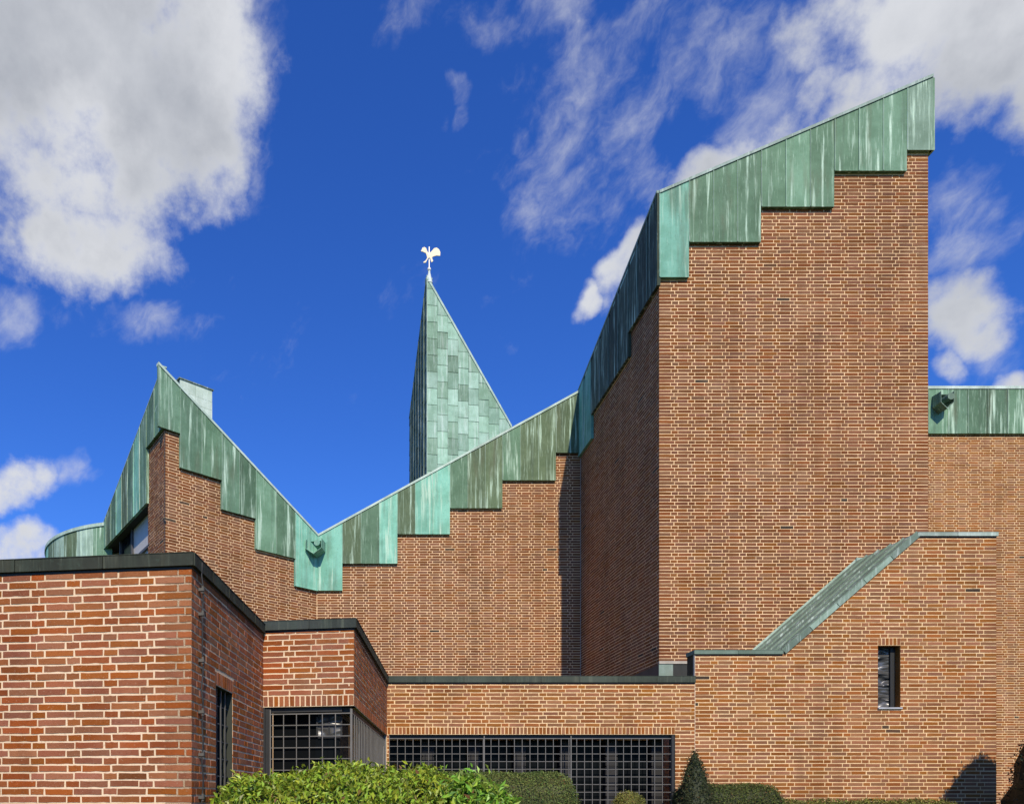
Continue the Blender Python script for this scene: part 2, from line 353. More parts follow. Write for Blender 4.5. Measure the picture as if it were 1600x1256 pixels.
def lay(root, jobs, clay, mortar_parts, limit=300, hide=None, stain=None):
    """jobs: [(wall, wall_part, bricks)].  The largest in view become parts of their own, the rest one stuff part per wall."""
    cand = []
    for j, (w, wp, bricks) in enumerate(jobs):
        for i, (kd, s, z, L, H) in enumerate(bricks):
            c = w.at(s, z, 0.0); q = project(c)
            if q is None or not (2 < q[0] < 1598 and 2 < q[1] < 1252) or (hide and hide(j, q[0], q[1])): continue
            a = project(w.at(s - L / 2, z)); b = project(w.at(s + L / 2, z)); t = project(w.at(s, z + H / 2)); bt = project(w.at(s, z - H / 2))
            cand.append((abs(b[0] - a[0]) * abs(bt[1] - t[1]) * R.uniform(0.93, 1.07) + (1e6 if stain and stain(j, s, z) else 0), j, i))
    cand.sort(reverse=True); single = {(j, i) for _, j, i in cand[:limit]}
    for j, (w, wp, bricks) in enumerate(jobs):
        g = Geo(); yaw = math.atan2(w.d.y, w.d.x); off = parent_world(wp)
        for i, (kd, s, z, L, H) in enumerate(bricks):
            pr = 0.0034 + R.uniform(-0.0012, 0.0014)
            if (j, i) in single:
                vs = VARS[kd]; me, L0 = vs[R.randrange(len(vs))]
                o = bpy.data.objects.new('brick', me); o.parent = wp; o.color = clay
                o.location = w.at(s, z, pr) - off; o.rotation_euler = (R.gauss(0, 0.004), R.gauss(0, 0.004), yaw); o.scale = (L / L0, 1, 1)
                COL.objects.link(o)
                if stain and stain(j, s, z): o.color = (0.62, 0.52, 0.42, 1); o['label'] = 'lime stained pale brick'
            else:
                e = lambda k=0.0018: R.uniform(-k, k); t = 0.004
                a, b, lo, hi = s - L / 2, s + L / 2, z - H / 2, z + H / 2
                fr = [w.at(a + e(), lo + e(), pr + e(0.0008)), w.at(b + e(), lo + e(), pr + e(0.0008)), w.at(b + e(), hi + e(), pr + e(0.0008)), w.at(a + e(), hi + e(), pr + e(0.0008))]
                bk = [p - Vector((w.n.x, w.n.y, 0)) * 0.02 for p in fr]
                g.add(fr + bk, [(0, 1, 2, 3), (0, 4, 5, 1), (1, 5, 6, 2), (2, 6, 7, 3), (3, 7, 4, 0)], R.random())
        if g.v:
            o = g.build('brickwork', MB, wp, clay, rnd=True); o['kind'] = 'stuff'
def slab(w, root, profile, mortar, T=0.22, holes=(), name='wall'):
    """mortar bed wall with a stepped/sloping profile and rectangular openings, as one solid"""
    g = Geo(); cuts = sorted({round(s, 5) for s, z in profile} | {round(q, 5) for h in holes for q in h[:2]})
    for a, b in zip(cuts, cuts[1:]):
        if b - a < 1e-4: continue
        m = (a + b) / 2
        def zs(s):      # crossing heights at s
            r = []
            for (s0, z0), (s1, z1) in zip(profile, profile[1:] + profile[:1]):
                if min(s0, s1) < m < max(s0, s1): r.append((z0 + (z1 - z0) * (s - s0) / (s1 - s0)))
            return sorted(r)
        za, zb = zs(a), zs(b); segs = [(za[0], za[-1], zb[0], zb[-1])]
        for h in holes:
            if h[0] < m < h[1]:
                x = segs.pop(); segs += [(x[0], h[2], x[2], h[2]), (h[3], x[1], h[3], x[3])]
        for lo_a, hi_a, lo_b, hi_b in segs: w.prism(g, [(a, lo_a), (b, lo_b), (b, hi_b), (a, hi_a)], 0.0, -T)
    return g.build(name, MM, root, mortar)
def coping(w, root, s0, s1, z0, z1, color, over=0.033, depth=0.3, step=0.95, mat=None, name='coping_panel', shade_strip=0.022):
    g = Geo(); w.box(g, max(s0, 0.0), min(s1, w.L), z0 - shade_strip, z0 - 0.001, 0.0075, -0.01); g.build('coping_shadow_strip', MP, root, (0.014, 0.014, 0.013, 1))  # near-black strip painting the shadow line under the coping
    n = max(1, round((s1 - s0) / step)); x = s0
    for i in range(n):
        y = s0 + (s1 - s0) * (i + 1) / n; g = Geo(); k = R.uniform(-0.0012, 0.0012)
        w.prism(g, [(x + 0.0015, z0), (y - 0.0015, z0), (y - 0.0015, z1), (x + 0.0015, z1)], over + k, -depth)
        w.box(g, x + 0.0015, y - 0.0015, z1, z1 + 0.006, over + 0.004, -depth)
        if i < n - 1: w.box(g, y - 0.008, y - 0.0018, z0 + 0.004, z1 - 0.002, over + 0.006, over - 0.01)
        c = vary(color[:3], 0.85, 1.15)
        g.build(name, mat or MK, root, c); x = y

# ---- copper fascia made of upright sheets
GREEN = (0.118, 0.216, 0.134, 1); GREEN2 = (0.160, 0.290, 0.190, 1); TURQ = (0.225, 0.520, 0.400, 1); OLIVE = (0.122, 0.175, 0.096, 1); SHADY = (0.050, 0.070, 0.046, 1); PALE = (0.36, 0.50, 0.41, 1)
def top_line(pts):
    def f(s):
        for (s0, z0), (s1, z1) in zip(pts, pts[1:]):
            if s <= s1 or (s1, z1) == pts[-1]: return z0 + (z1 - z0) * (s - s0) / (s1 - s0)
    return f
def sheet(w, root, s0, s1, zb, f, e, color, rib=True, name='copper_panel'):
    g = Geo(); nx, nz = 4, 6; vs = []
    bow = R.uniform(-0.002, 0.004)
    for j in range(nz + 1):
        for i in range(nx + 1):
            s = s0 + (s1 - s0) * i / nx; z = zb + (f(s) - zb) * j / nz
            k = 0 if i in (0, nx) or j in (0, nz) else bow + R.uniform(-0.002, 0.002)
            vs.append(w.at(s, z, e + k))
    fs = [(j * (nx + 1) + i, j * (nx + 1) + i + 1, (j + 1) * (nx + 1) + i + 1, (j + 1) * (nx + 1) + i) for j in range(nz) for i in range(nx)]
    g.add(vs, fs)
    a, b = s0 + 0.0005, s1 - 0.0005
    fr = [(a, zb), (b, zb), (b, f(b)), (a, f(a))]; q = [w.at(s, z, e - 0.0008) for s, z in fr] + [w.at(s, z, 0.003) for s, z in fr]
    g.add(q, [(7, 6, 5, 4), (0, 4, 5, 1), (1, 5, 6, 2), (2, 6, 7, 3), (3, 7, 4, 0)])
    w.box(g, s0 + 0.002, s1 - 0.002, zb - 0.004, zb + 0.012, e + 0.005, e - 0.004)          # folded drip edge
    seam = Geo()
    if rib: w.prism(seam, [(s0 + 0.001, zb + 0.004), (s0 + 0.016, zb + 0.004), (s0 + 0.016, f(s0 + 0.016) - 0.004), (s0 + 0.001, f(s0 + 0.001) - 0.004)], e + 0.013, e - 0.004)
    c = vary(color, 0.78, 1.25)
    o = g.build(name, MC, root, c)
    if rib: seam.build('standing_seam', MCP, o, vary(tuple(q * 0.6 + p_ * 0.4 for q, p_ in zip(color[:3], (0.42, 0.55, 0.46))), 0.85, 1.15))
    return o
def fascia(w, root, pieces, f, e=0.05):
    """pieces: (u0, u1, bottom v or z, [colours of the sheets])"""
    for s0, s1, zb, cols in pieces:
        n = len(cols)
        for i, c in enumerate(cols): sheet(w, root, s0 + (s1 - s0) * i / n, s0 + (s1 - s0) * (i + 1) / n, zb, f, e, c)
def rim(w, root, s0, s1, f, e=0.05, h=0.05, over=0.02, color=PALE, back=-0.25, step=1.6, mat=None, name='roof_trim'):
    n = max(1, round((s1 - s0) / step))
    for i in range(n):
        a, b = s0 + (s1 - s0) * i / n, s0 + (s1 - s0) * (i + 1) / n; g = Geo()
        w.prism(g, [(a, f(a) + 0.003), (b - 0.002, f(b) + 0.003), (b - 0.002, f(b) + h), (a, f(a) + h)], e + over, back)
        g.build(name, mat or MCP, root, vary(color[:3], 0.9, 1.1))

# ------------------------------------------------------------------ setting
g = Geo(); g.add([(-3000, -3000, 0), (3000, -3000, 0), (3000, 3000, 0), (-3000, 3000, 0)], [(0, 1, 2, 3)])
o = g.build('ground', MGR, None); o['kind'] = 'structure'

# clay / mortar tones
CLAY_A, MOR_A = (0.300, 0.086, 0.025, 1), (0.76, 0.58, 0.39, 1)
CLAY_C, MOR_C = (0.285, 0.104, 0.030, 1), (0.82, 0.585, 0.325, 1)
CLAY_T, MOR_T = (0.200, 0.069, 0.021, 1), (0.84, 0.58, 0.33, 1)
CLAY_D, MOR_D = (0.198, 0.070, 0.023, 1), (0.84, 0.59, 0.35, 1)
DARK = (0.034, 0.038, 0.027, 1); STEEL = (0.022, 0.023, 0.024, 1)

# ------------------------------------------------------------------ A: low brick annex at the left
def zat(v, s): return EYE + (V0 - v) / s
YA = F / 196; Ac = ((299 - U0) / F * YA, YA)
Bl = (-0.939, 8.307)                                   # where the annex side meets the bay
dA = Vector((Bl[0] - Ac[0], Bl[1] - Ac[1])); LA = dA.length; dA /= LA
wAs = Wall(Ac, Bl); wAf = Wall((Ac[0] - 6 * dA.y, Ac[1] + 6 * dA.x), Ac)
ZA = zat(884.5, 196); ZAT = zat(865, 196)
annex = thing('brick_annex', (Ac[0] - 2, Ac[1] + 1.5, 0), 'low red brick annex with flat dark coping and a narrow barred window in its side', 'building')
sw0, sw1 = wAs.s_of(337), wAs.s_of(363.5); zwA = wAs.px(337, 1069.5)[1]
hA = [(sw0, sw1, 0.85, zwA)]
pa = slab(wAf, annex, [(0, 0), (wAf.L, 0), (wAf.L, ZA), (0, ZA)], MOR_A)
pb = slab(wAs, annex, [(0, 0), (LA, 0), (LA, ZA), (0, ZA)], MOR_A, holes=hA)
zrA = ZA - 0.012 - 60 * CO
bf = course_bricks([(2.2, 0.02), (6.001, 0.02), (6.001, ZA - 0.01), (2.2, ZA - 0.01)], zrA, 0.075)
bs = course_bricks([(0.001, 0.02), (LA, 0.02), (LA, ZA - 0.01), (0.001, ZA - 0.01)], zrA, 0.19, holes=hA, soldiers=[(sw0 - 0.03, sw1 + 0.03, zwA)])
lay(annex, [(wAf, pa, bf), (wAs, pb, bs)], CLAY_A, None, hide=lambda j, u, v: (j == 1 and v > 1205))
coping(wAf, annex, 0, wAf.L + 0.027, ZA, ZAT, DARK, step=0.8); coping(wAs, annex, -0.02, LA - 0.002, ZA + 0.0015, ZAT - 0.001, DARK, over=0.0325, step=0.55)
g = Geo(); q0 = wAf.at(0.1, 0, -0.3); q1 = wAf.at(5.9, 0, -0.3); q2 = wAs.at(LA, 0, -0.3); q3 = wAf.at(0.1, 0, -2.5)
g.add([(p.x, p.y, ZA - 0.1) for p in (q0, q1, q2, q3)] + [(p.x, p.y, ZA - 0.02) for p in (q0, q1, q2, q3)], BOXF); g.build('flat_roof', MPL, annex, (0.12, 0.12, 0.11, 1))
def reveals(w, root, s0, s1, z0, z1, depth, clay, mat=None):
    # the brick cheeks and head of an opening
    g = Geo()
    w.box(g, s0 - 0.002, s0 + 0.005, z0, z1, -0.003, -depth); w.box(g, s1 - 0.005, s1 + 0.002, z0, z1, -0.003, -depth); w.box(g, s0 + 0.005, s1 - 0.005, z1 - 0.005, z1 + 0.002, -0.003, -depth)
    g.build('reveal', mat or MB, root, clay)
def window(w, root, s0, s1, z0, z1, depth, fw, glassmat=None, bars_v=(), bars_h=(), bar_off=-0.02, col=STEEL, barcol=STEEL, barw=0.006):
    g = Geo(); fr = depth - 0.05
    for a, b, c, d in ((s0, s0 + fw, z0, z1), (s1 - fw, s1, z0, z1), (s0 + fw, s1 - fw, z1 - fw, z1), (s0 + fw, s1 - fw, z0, z0 + fw)): w.box(g, a + 0.001, b - 0.001, c + 0.001, d - 0.001, -fr, -depth)
    win = g.build('window', MP, root, col)
    g = Geo(); w.box(g, s0 + fw - 0.005, s1 - fw + 0.005, z0 + fw - 0.005, z1 - fw + 0.005, -depth + 0.015, -depth + 0.009); g.build('pane', glassmat or MG, win)
    for s in bars_v:
        g = Geo(); w.box(g, s - barw, s + barw, z0 + 0.01, z1 - 0.005, bar_off, bar_off - 0.012); g.build('bar', MP, win, barcol)
    for z in bars_h:
        g = Geo(); w.box(g, s0 + 0.004, s1 - 0.004, z - barw * 0.8, z + barw * 0.8, bar_off - 0.013, bar_off - 0.022); g.build('bar', MP, win, barcol)
    return win
wd = sw1 - sw0
reveals(wAs, annex, sw0, sw1, 0.85, zwA, 0.2, DARK, MP)
window(wAs, annex, sw0, sw1, 0.85, zwA, 0.16, 0.025, bars_v=[sw0 + wd * k for k in (0.25, 0.5, 0.75)], bars_h=[zwA - 0.16 * k for k in range(1, 10)], bar_off=-0.03, barcol=(0.08, 0.08, 0.08, 1))
# lightning conductor running down beside the corner
lc = thing('lightning_conductor', tuple(wAs.at(0.11, 0, 0.03)), 'thin dark lightning conductor cable clipped down the side of the low annex', 'cable')
s_l = wAs.s_of(310); pts = []
for i in range(34):
    z = 0.1 + i * (ZAT - 0.02 - 0.1) / 33; pts.append(wAs.at(s_l + 0.012 * math.sin(i * 1.3) * (1 if i > 22 else 0.35), z, 0.035 + 0.006 * math.sin(i * 2.1)))
g = Geo()
for a, b in zip(pts, pts[1:]): g.tube(a, b, 0.0065, n=6)
g.build('conductor_wire', MP, lc, (0.03, 0.03, 0.03, 1))
for z in (3.3, 3.1, 2.72, 2.3, 1.95, 1.6):
    g = Geo(); wAs.box(g, s_l - 0.016, s_l + 0.016, z - 0.012, z + 0.012, 0.05, 0.0045); wAs.box(g, s_l - 0.007, s_l + 0.007, z - 0.03, z + 0.03, 0.046, 0.03); g.build('clip', MP, lc, (0.10, 0.095, 0.085, 1))

# ------------------------------------------------------------------ B: projecting bay between annex and link
YB = 8.156; Bc = ((553 - U0) / F * YB, YB); Cl = ((604.5 - U0) / 95.0, F / 95.0)
wBf = Wall(Bl, Bc); wBs = Wall(Bc, Cl)
ZB = zat(980.8, 141); ZBT = zat(967, 141); zoB = zat(1102, 141)
bay = thing('brick_bay', (0.0, 9.4, 0), 'projecting red brick bay with corner window behind a steel grid, next to the low annex', 'building')
hBf = [(0.0, wBf.L, 0.9, zoB)]; hBs = [(0.0, wBs.L - 0.012, 0.9, zoB)]
pa = slab(wBf, bay, [(0, 0), (wBf.L, 0), (wBf.L, ZB), (0, ZB)], MOR_A, holes=hBf); pb = slab(wBs, bay, [(0, 0), (wBs.L, 0), (wBs.L, ZB), (0, ZB)], MOR_C, holes=hBs)
zrB = zoB + 0.125 - 60 * CO; tp = ZB - 0.008
bf = course_bricks([(0, 0.02), (wBf.L + 0.001, 0.02), (wBf.L + 0.001, tp), (0, tp)], zrB, 0.05, holes=[(-1, 9, 0.9, zoB)], soldiers=[(0.0, wBf.L, zoB)])
bs = course_bricks([(0.001, 0.02), (wBs.L, 0.02), (wBs.L, tp), (0.001, tp)], zrB, 0.2, holes=[(-1, 9, 0.9, zoB)], soldiers=[(0.004, wBs.L, zoB)])
lay(bay, [(wBf, pa, bf), (wBs, pb, bs)], CLAY_A, None, hide=lambda j, u, v: v > 1155)
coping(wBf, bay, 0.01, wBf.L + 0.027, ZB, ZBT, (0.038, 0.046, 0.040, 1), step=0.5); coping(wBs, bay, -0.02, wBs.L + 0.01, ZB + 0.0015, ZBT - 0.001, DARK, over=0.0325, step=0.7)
g = Geo(); qs = [wBf.at(0.0, 0, -0.24), wBf.at(wBf.L - 0.24, 0, -0.24), wBs.at(wBs.L, 0, -0.24), Vector((-1.2, 12.3, 0))]
g.add([(p.x, p.y, ZB - 0.1) for p in qs] + [(p.x, p.y, ZB - 0.02) for p in qs], BOXF); g.build('flat_roof', MPL, bay, (0.12, 0.12, 0.11, 1))
GREYBAR = (0.15, 0.143, 0.13, 1)
def grille(w, root, s0, s1, z0, z1, dv, dh, off, r=0.0047, posts=(), sfirst=None, zfirst=None):
    gr = part('grille', *frame_geo(w, s0, s1, z0, z1, off), MP, root, GREYBAR)
    s = s0 + dv if sfirst is None else sfirst
    while s < s1 - 0.02:
        g = Geo(); w.box(g, s - r, s + r, z0, z1, off + 0.004, off - 0.006); g.build('bar', MP, gr, GREYBAR); s += dv
    z = z1 - dh if zfirst is None else zfirst
    while z > z0 + 0.02:
        g = Geo(); w.box(g, s0, s1, z - r, z + r, off - 0.0065, off - 0.016); g.build('bar', MP, gr, GREYBAR); z -= dh
    for s in posts:
        g = Geo(); w.box(g, s - 0.009, s + 0.009, z0, z1 + 0.05, off + 0.006, off - 0.03); g.build('post', MP, gr, GREYBAR)
    return gr
def frame_geo(w, s0, s1, z0, z1, off):
    g = Geo()
    for a, b, c, d in ((s0 - 0.012, s0, z0, z1 + 0.05), (s1, s1 + 0.012, z0, z1 + 0.05), (s0, s1, z1 - 0.006, z1 + 0.006), (s0, s1, z0, z0 + 0.012)): w.box(g, a, b, c, d, off, off - 0.02)
    return g.v, g.f
zg = zat(1113, 141)
g = Geo(); wBf.box(g, 0.0, 0.021, 0.9, zoB, -0.004, -0.2); g.build('reveal', MP, bay, STEEL)
grille(wBf, bay, 0.085, wBf.L - 0.045, 0.95, zg, 0.148, 0.126, -0.02)
# side grille: bars plus the dark steel sheet behind them
grille(wBs, bay, 0.03, wBs.L - 0.1, 0.95, zg - 0.003, 0.16, 0.6, -0.02)
g = Geo(); wBs.box(g, 0.9, wBs.L - 0.05, 0.92, zoB - 0.03, -0.05, -0.07); g.build('steel_panel', MP, bay, (0.05, 0.05, 0.052, 1))
g = Geo(); wBs.box(g, wBs.L - 0.085, wBs.L - 0.03, 0.92, zoB - 0.002, -0.005, -0.05); g.build('corner_post', MP, bay, (0.20, 0.20, 0.20, 1))
g = Geo(); wBf.box(g, 0.022, 0.086, 0.9, zoB - 0.002, -0.022, -0.1); g.build('window_post', MP, bay, STEEL)
g = Geo(); wBf.box(g, 0.07, wBf.L - 0.14, zoB - 0.055, zoB - 0.002, -0.045, -0.14); g.build('window_head', MP, bay, STEEL)
g = Geo(); wBs.box(g, 0.10, wBs.L - 0.1, zoB - 0.055, zoB - 0.002, -0.045, -0.14); g.build('window_head', MP, bay, STEEL)
g = Geo(); wBf.box(g, 0.07, wBf.L - 0.2, 0.92, zoB - 0.03, -0.19, -0.2); g.build('pane', MG, bay)
g = Geo(); wBs.box(g, 0.2, 0.88, 0.92, zoB - 0.03, -0.19, -0.2); g.build('pane', MG, bay)
# casement seen behind the grille, its panes catching the sky
sa, za = wBf.px(497, 1150, -0.17); sb, zb = wBf.px(532, 1119, -0.17); g = Geo()
for a, b, c, d in ((sa - .02, sa, za, zb), (sb, sb + .02, za, zb), (sa, sb, zb, zb + .02), (sa, sb, za - .02, za), ((sa + sb) / 2 - .008, (sa + sb) / 2 + .008, za, zb)): wBf.box(g, a, b, c, d, -0.165, -0.185)
cs = g.build('casement', MP, bay, STEEL)
for k in range(2):
    g = Geo(); m = (sa + sb) / 2; wBf.box(g, sa if k == 0 else m + .008, m - .008 if k == 0 else sb, za, zb, -0.176, -0.184); g.build('pane', MR, cs)

# ------------------------------------------------------------------ C: long low link, F: stair wing (same face)
SC = 95.0; YC = F / SC; X = lambda u, s=SC: (u - U0) / s
wC = Wall((X(604.5), YC), (X(1086), YC)); wF = Wall((X(1086), YC), (X(1556.5), YC))
ZC = zat(1066, SC); ZCT = zat(1056.5, SC); zoC = zat(1147, SC)
YT, ST = F / 85.0, 85.0; XT0, XT1 = (1030 - U0) / ST, (1450 - U0) / ST
link = thing('low_brick_link', (3.5, 12.7, 0), 'long low brick wing with a ribbon window behind a square steel grid', 'building')
o0, o1 = 0.035, wC.s_of(1055)
hC = [(o0, o1, 0.55, zoC)]
pa = slab(wC, link, [(0, 0), (wC.L, 0), (wC.L, ZC), (0, ZC)], MOR_C, holes=hC)
zrC = zoC + 0.125 - 60 * CO; tp = ZC - 0.008
bf = course_bricks([(0.004, 0.02), (wC.L - 0.007, 0.02), (wC.L - 0.007, tp), (0.004, tp)], zrC, 0.13, holes=hC, soldiers=[(o0 - 0.03, o1, zoC)])
lay(link, [(wC, pa, bf)], CLAY_C, None, hide=lambda j, u, v: v > 1165)
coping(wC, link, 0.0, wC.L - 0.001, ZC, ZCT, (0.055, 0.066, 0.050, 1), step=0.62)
g = Geo(); g.box((X(604.5) - 1.5, YC + 0.23, ZC - 0.12), (X(1086), 18.0, ZC - 0.02)); g.build('flat_roof', MPL, link, (0.10, 0.10, 0.095, 1))
zgC = zat(1153, SC)
reveals(wC, link, o0, o1, 0.55, zoC, 0.21, STEEL, MP)
gr = grille(wC, link, wC.s_of(609), wC.s_of(1050), 0.6, zgC, 0.1285, 0.1262, -0.03, posts=[wC.s_of(757), wC.s_of(893)])
g = Geo(); wC.box(g, o1 - 0.05, o1 - 0.002, 0.56, zoC - 0.002, -0.012, -0.1); g.build('window_post', MP, link, STEEL)
g = Geo(); wC.box(g, o0 + 0.001, o1 - 0.05, zoC - 0.06, zoC - 0.002, -0.06, -0.2); g.build('window_head', MP, link, STEEL)
u = 672
while u < 1060:                                        # brick piers standing between the panes behind the grid
    s = wC.s_of(u); g = Geo()
    for k in range(12):
        wC.box(g, s - 0.10, s + 0.10, 0.6 + k * 0.17, 0.6 + k * 0.17 + 0.15, -0.30, -0.42)
    wC.box(g, s - 0.085, s + 0.085, 0.58, zoC - 0.06, -0.31, -0.41)
    g.build('pier', MPL, link, (0.028, 0.027, 0.027, 1)); u += 73.5  # near-black pier colour includes the shade behind the grid
u = 672; last = o0 + 0.02
while u < 1070:
    s = wC.s_of(u); g = Geo(); wC.box(g, last + 0.004, min(s, o1 - 0.055) - 0.004, 0.58, zoC - 0.062, -0.425, -0.432); g.build('pane', MG, link); last = s; u += 73.5
g = Geo(); wC.box(g, o0, o1, 0.50, 0.549, 0.03, -0.43); g.build('sill', MP, link, STEEL)

stair = thing('stair_wing', (X(1330), 12.8, 0), 'brick stair wing with a steep green copper roof slope and one slit window', 'building')
ZF0 = zat(1022, SC); ZF1 = zat(838, SC)
sA, sB = wF.s_of(1222), wF.s_of(1432)
profF = [(0, 0), (wF.L, 0), (wF.L, ZF1), (sB, ZF1), (sA, ZF0), (0, ZF0)]
fw0, fw1, fz0, fz1 = wF.s_of(1371.5), wF.s_of(1407), zat(1106, SC), zat(1008, SC)
hF = [(fw0, fw1, fz0, fz1)]
pa = slab(wF, stair, profF, MOR_C, holes=hF)
zrF = fz1 - 60 * CO
bf = course_bricks([(0.004, 0.02), (wF.L + 0.001, 0.02), (wF.L + 0.001, ZF1 - 0.005), (sB + 0.02, ZF1 - 0.005), (sA + 0.03, ZF0 - 0.008), (0.004, ZF0 - 0.008)], zrF, 0.06, holes=hF, soldiers=[(fw0 - 0.0, fw1 + 0.0, fz1)])
lay(stair, [(wF, pa, bf)], CLAY_C, None, hide=lambda j, u, v: v > 1220 or (u < 1125 and v > 1165) or (u > 1470 and v > 1180))
g = Geo(); wF.box(g, -0.007, 0.001, 0.0, ZF0, 0.0035, -0.05); g.build('movement_joint', MPL, stair, (0.75, 0.62, 0.46, 1))
reveals(wF, stair, fw0, fw1, fz0, fz1, 0.2, CLAY_C)
window(wF, stair, fw0, fw1, fz0 + 0.012, fz1, 0.16, 0.02, glassmat=MR)
g = Geo(); wF.box(g, fw1 - 0.085, fw1 - 0.022, fz0 + 0.03, fz1 - 0.02, -0.11, -0.144); g.build('window_lining', MP, stair, STEEL)
g = Geo(); wF.box(g, fw0 - 0.004, fw1 + 0.015, fz0 - 0.012, fz0 + 0.012, 0.03, -0.15); g.build('window_sill', MP, stair, (0.42, 0.43, 0.45, 1))
# right and left return walls, back
g = Geo(); g.box((X(1556.5) - 0.22, YC + 0.221, 0), (X(1556.5), 18.9, ZF1 - 0.002)); g.build('wall', MM, stair, MOR_C)
g = Geo(); g.box((X(1086), YC + 0.221, ZC), (X(1086) + 0.22, YC + 0.27, ZF0)); g.build('wall', MK, stair, DARK)
g = Geo(); g.box((X(1086) - 0.006, YC - 0.001, ZC - 0.01), (X(1086) + 0.002, YC + 0.27, ZF0)); g.build('return_cladding', MK, stair, DARK)
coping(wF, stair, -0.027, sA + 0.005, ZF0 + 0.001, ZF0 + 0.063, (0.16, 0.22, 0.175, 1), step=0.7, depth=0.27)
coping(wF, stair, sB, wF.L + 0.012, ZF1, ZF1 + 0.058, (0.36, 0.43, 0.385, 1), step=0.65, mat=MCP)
# the copper slope: long sheets lying side by side from the face back to the tower
nrm = Vector((-(ZF1 - ZF0), 0, sB - sA)).normalized(); a0 = wF.at(sA, ZF0 + 0.063); a1 = wF.at(sB, ZF1 + 0.058)
YR = YT - 0.004; ns = 5
for k in range(ns):
    y0 = YC - 0.03 + (YR - YC + 0.03) * k / ns; y1 = YC - 0.03 + (YR - YC + 0.03) * (k + 1) / ns - 0.002; g = Geo()
    nx = 10; vs = []
    for i in range(nx + 1):
        q = a0.lerp(a1, i / nx); wv = 0.006 * math.sin(i * 2.1 + k * 1.7) * (0 < i < nx)
        for y in (y0, (y0 + y1) / 2, y1): vs.append(Vector((q.x, y, q.z)) + nrm * (wv if y not in (y0, y1) else 0.0))
    g.add(vs, [(i * 3 + j, (i + 1) * 3 + j, (i + 1) * 3 + j + 1, i * 3 + j + 1) for i in range(nx) for j in range(2)])
    for yy in (y0,):
        b0, b1 = Vector((a0.x, yy, a0.z)), Vector((a1.x, yy, a1.z)); h = nrm * 0.028; t = Vector((0, 0.012, 0))
        g.add([b0, b1, b1 + h, b0 + h, b0 + t, b1 + t, b1 + t + h, b0 + t + h], BOXF)
    g.build('roof_sheet', MCP, stair, vary((0.20, 0.27, 0.205), 0.8, 1.1))
g = Geo(); n3 = nrm * 0.055                            # verge board along the slope
for k in range(5):
    g = Geo(); c0, c1 = a0.lerp(a1, k / 5), a0.lerp(a1, (k + 1) / 5 - 0.004); f0 = Vector((0, -0.032, 0)); bk = Vector((0, 0.04, 0))
    g.add([c0 - n3 * 1.3 + f0, c1 - n3 * 1.3 + f0, c1 + n3 * 0.15 + f0, c0 + n3 * 0.15 + f0, c0 - n3 * 1.3 + bk, c1 - n3 * 1.3 + bk, c1 + n3 * 0.15 + bk, c0 + n3 * 0.15 + bk], BOXF)
    g.build('verge_panel', MCP, stair, vary((0.23, 0.31, 0.25), 0.6, 1.25))
g = Geo(); qb0, qb1 = Vector((a0.x, YT - 0.012, a0.z)), Vector((a1.x, YT - 0.012, a1.z)); up = nrm * 0.035; t = Vector((0, 0.008, 0))
g.add([qb0, qb1, qb1 + up, qb0 + up, qb0 + t, qb1 + t, qb1 + t + up, qb0 + t + up], BOXF); g.build('roof_flashing', MCP, stair, (0.36, 0.46, 0.38, 1))
g = Geo(); g.box((a1.x - 0.02, YT - 0.03, a1.z - 0.02), (a1.x + 0.42, YT - 0.006, a1.z + 0.05)); g.build('roof_flashing', MCP, stair, (0.34, 0.44, 0.36, 1))
g = Geo(); g.add([Vector((a0.x, YC + 0.23, ZF0 - 0.1)), Vector((a1.x, YC + 0.23, ZF1 - 0.1)), Vector((X(1556.5) - 0.24, YC + 0.23, ZF1 - 0.1)), Vector((X(1556.5) - 0.24, 18.8, ZF1 - 0.1)), Vector((a1.x, 18.8, ZF1 - 0.1)), Vector((a0.x, 18.8, ZF0 - 0.1))], [(0, 1, 4, 5), (1, 2, 3, 4)])
g.build('flat_roof', MPL, stair, (0.1, 0.1, 0.095, 1))

# ------------------------------------------------------------------ tower
SD = 63.7; YD = F / SD; XD0 = (495 - U0) / SD
tower = thing('brick_tower', ((XT0 + XT1) / 2, YT + 2.2, 0), 'tall brown brick tower with slanting roof edge and stepped green copper fascia', 'tower')
wT = Wall((XT0, YT), (XT1, YT)); wTl = Wall((XT0, YD + 1.2), (XT0, YT))
E = 0.065
zt = lambda v: zat(v, ST * (YT / (YT - E))); st = lambda u: (u - U0) * (YT - E) / F - XT0
fT = top_line([(st(1030), zt(303)), (st(1458), zt(121))])
piecesT = [(1030, 1076.5, 433, [TURQ]), (1076.5, 1189, 378, [GREEN, GREEN, GREEN]), (1189, 1303.5, 323, [GREEN, GREEN2, GREEN]),
           (1303.5, 1417, 267, [GREEN, GREEN2, GREEN2]), (1417, 1458, 234.5, [(0.24, 0.36, 0.27, 1)])]
fascia(wT, tower, [(st(a), st(b), zt(v), c) for a, b, v, c in piecesT], fT, E)
rim(wT, tower, st(1030), st(1458), fT, E, h=0.055, color=(0.30, 0.38, 0.34, 1))
prof = [(0, 0), (wT.L, 0)]; top = []
for a, b, v, c in piecesT: top += [(min(max(st(a), 0), wT.L), zt(v)), (min(max(st(b), 0), wT.L), zt(v))]
profT = prof + top[::-1]
solid = [(0, 0), (wT.L, 0), (wT.L, fT(wT.L) - 0.06), (0, fT(0) - 0.06)]
pa = slab(wT, tower, solid, MOR_T)
bot = 2.9
pbk = [(0, bot), (wT.L + 0.001, bot)] + [(min(s, wT.L), z - 0.001) for s, z in top[::-1]]
bt = course_bricks([(-0.001 if s == 0 else s, z) for s, z in pbk], zt(433) - 200 * CO - 0.02, 0.03)
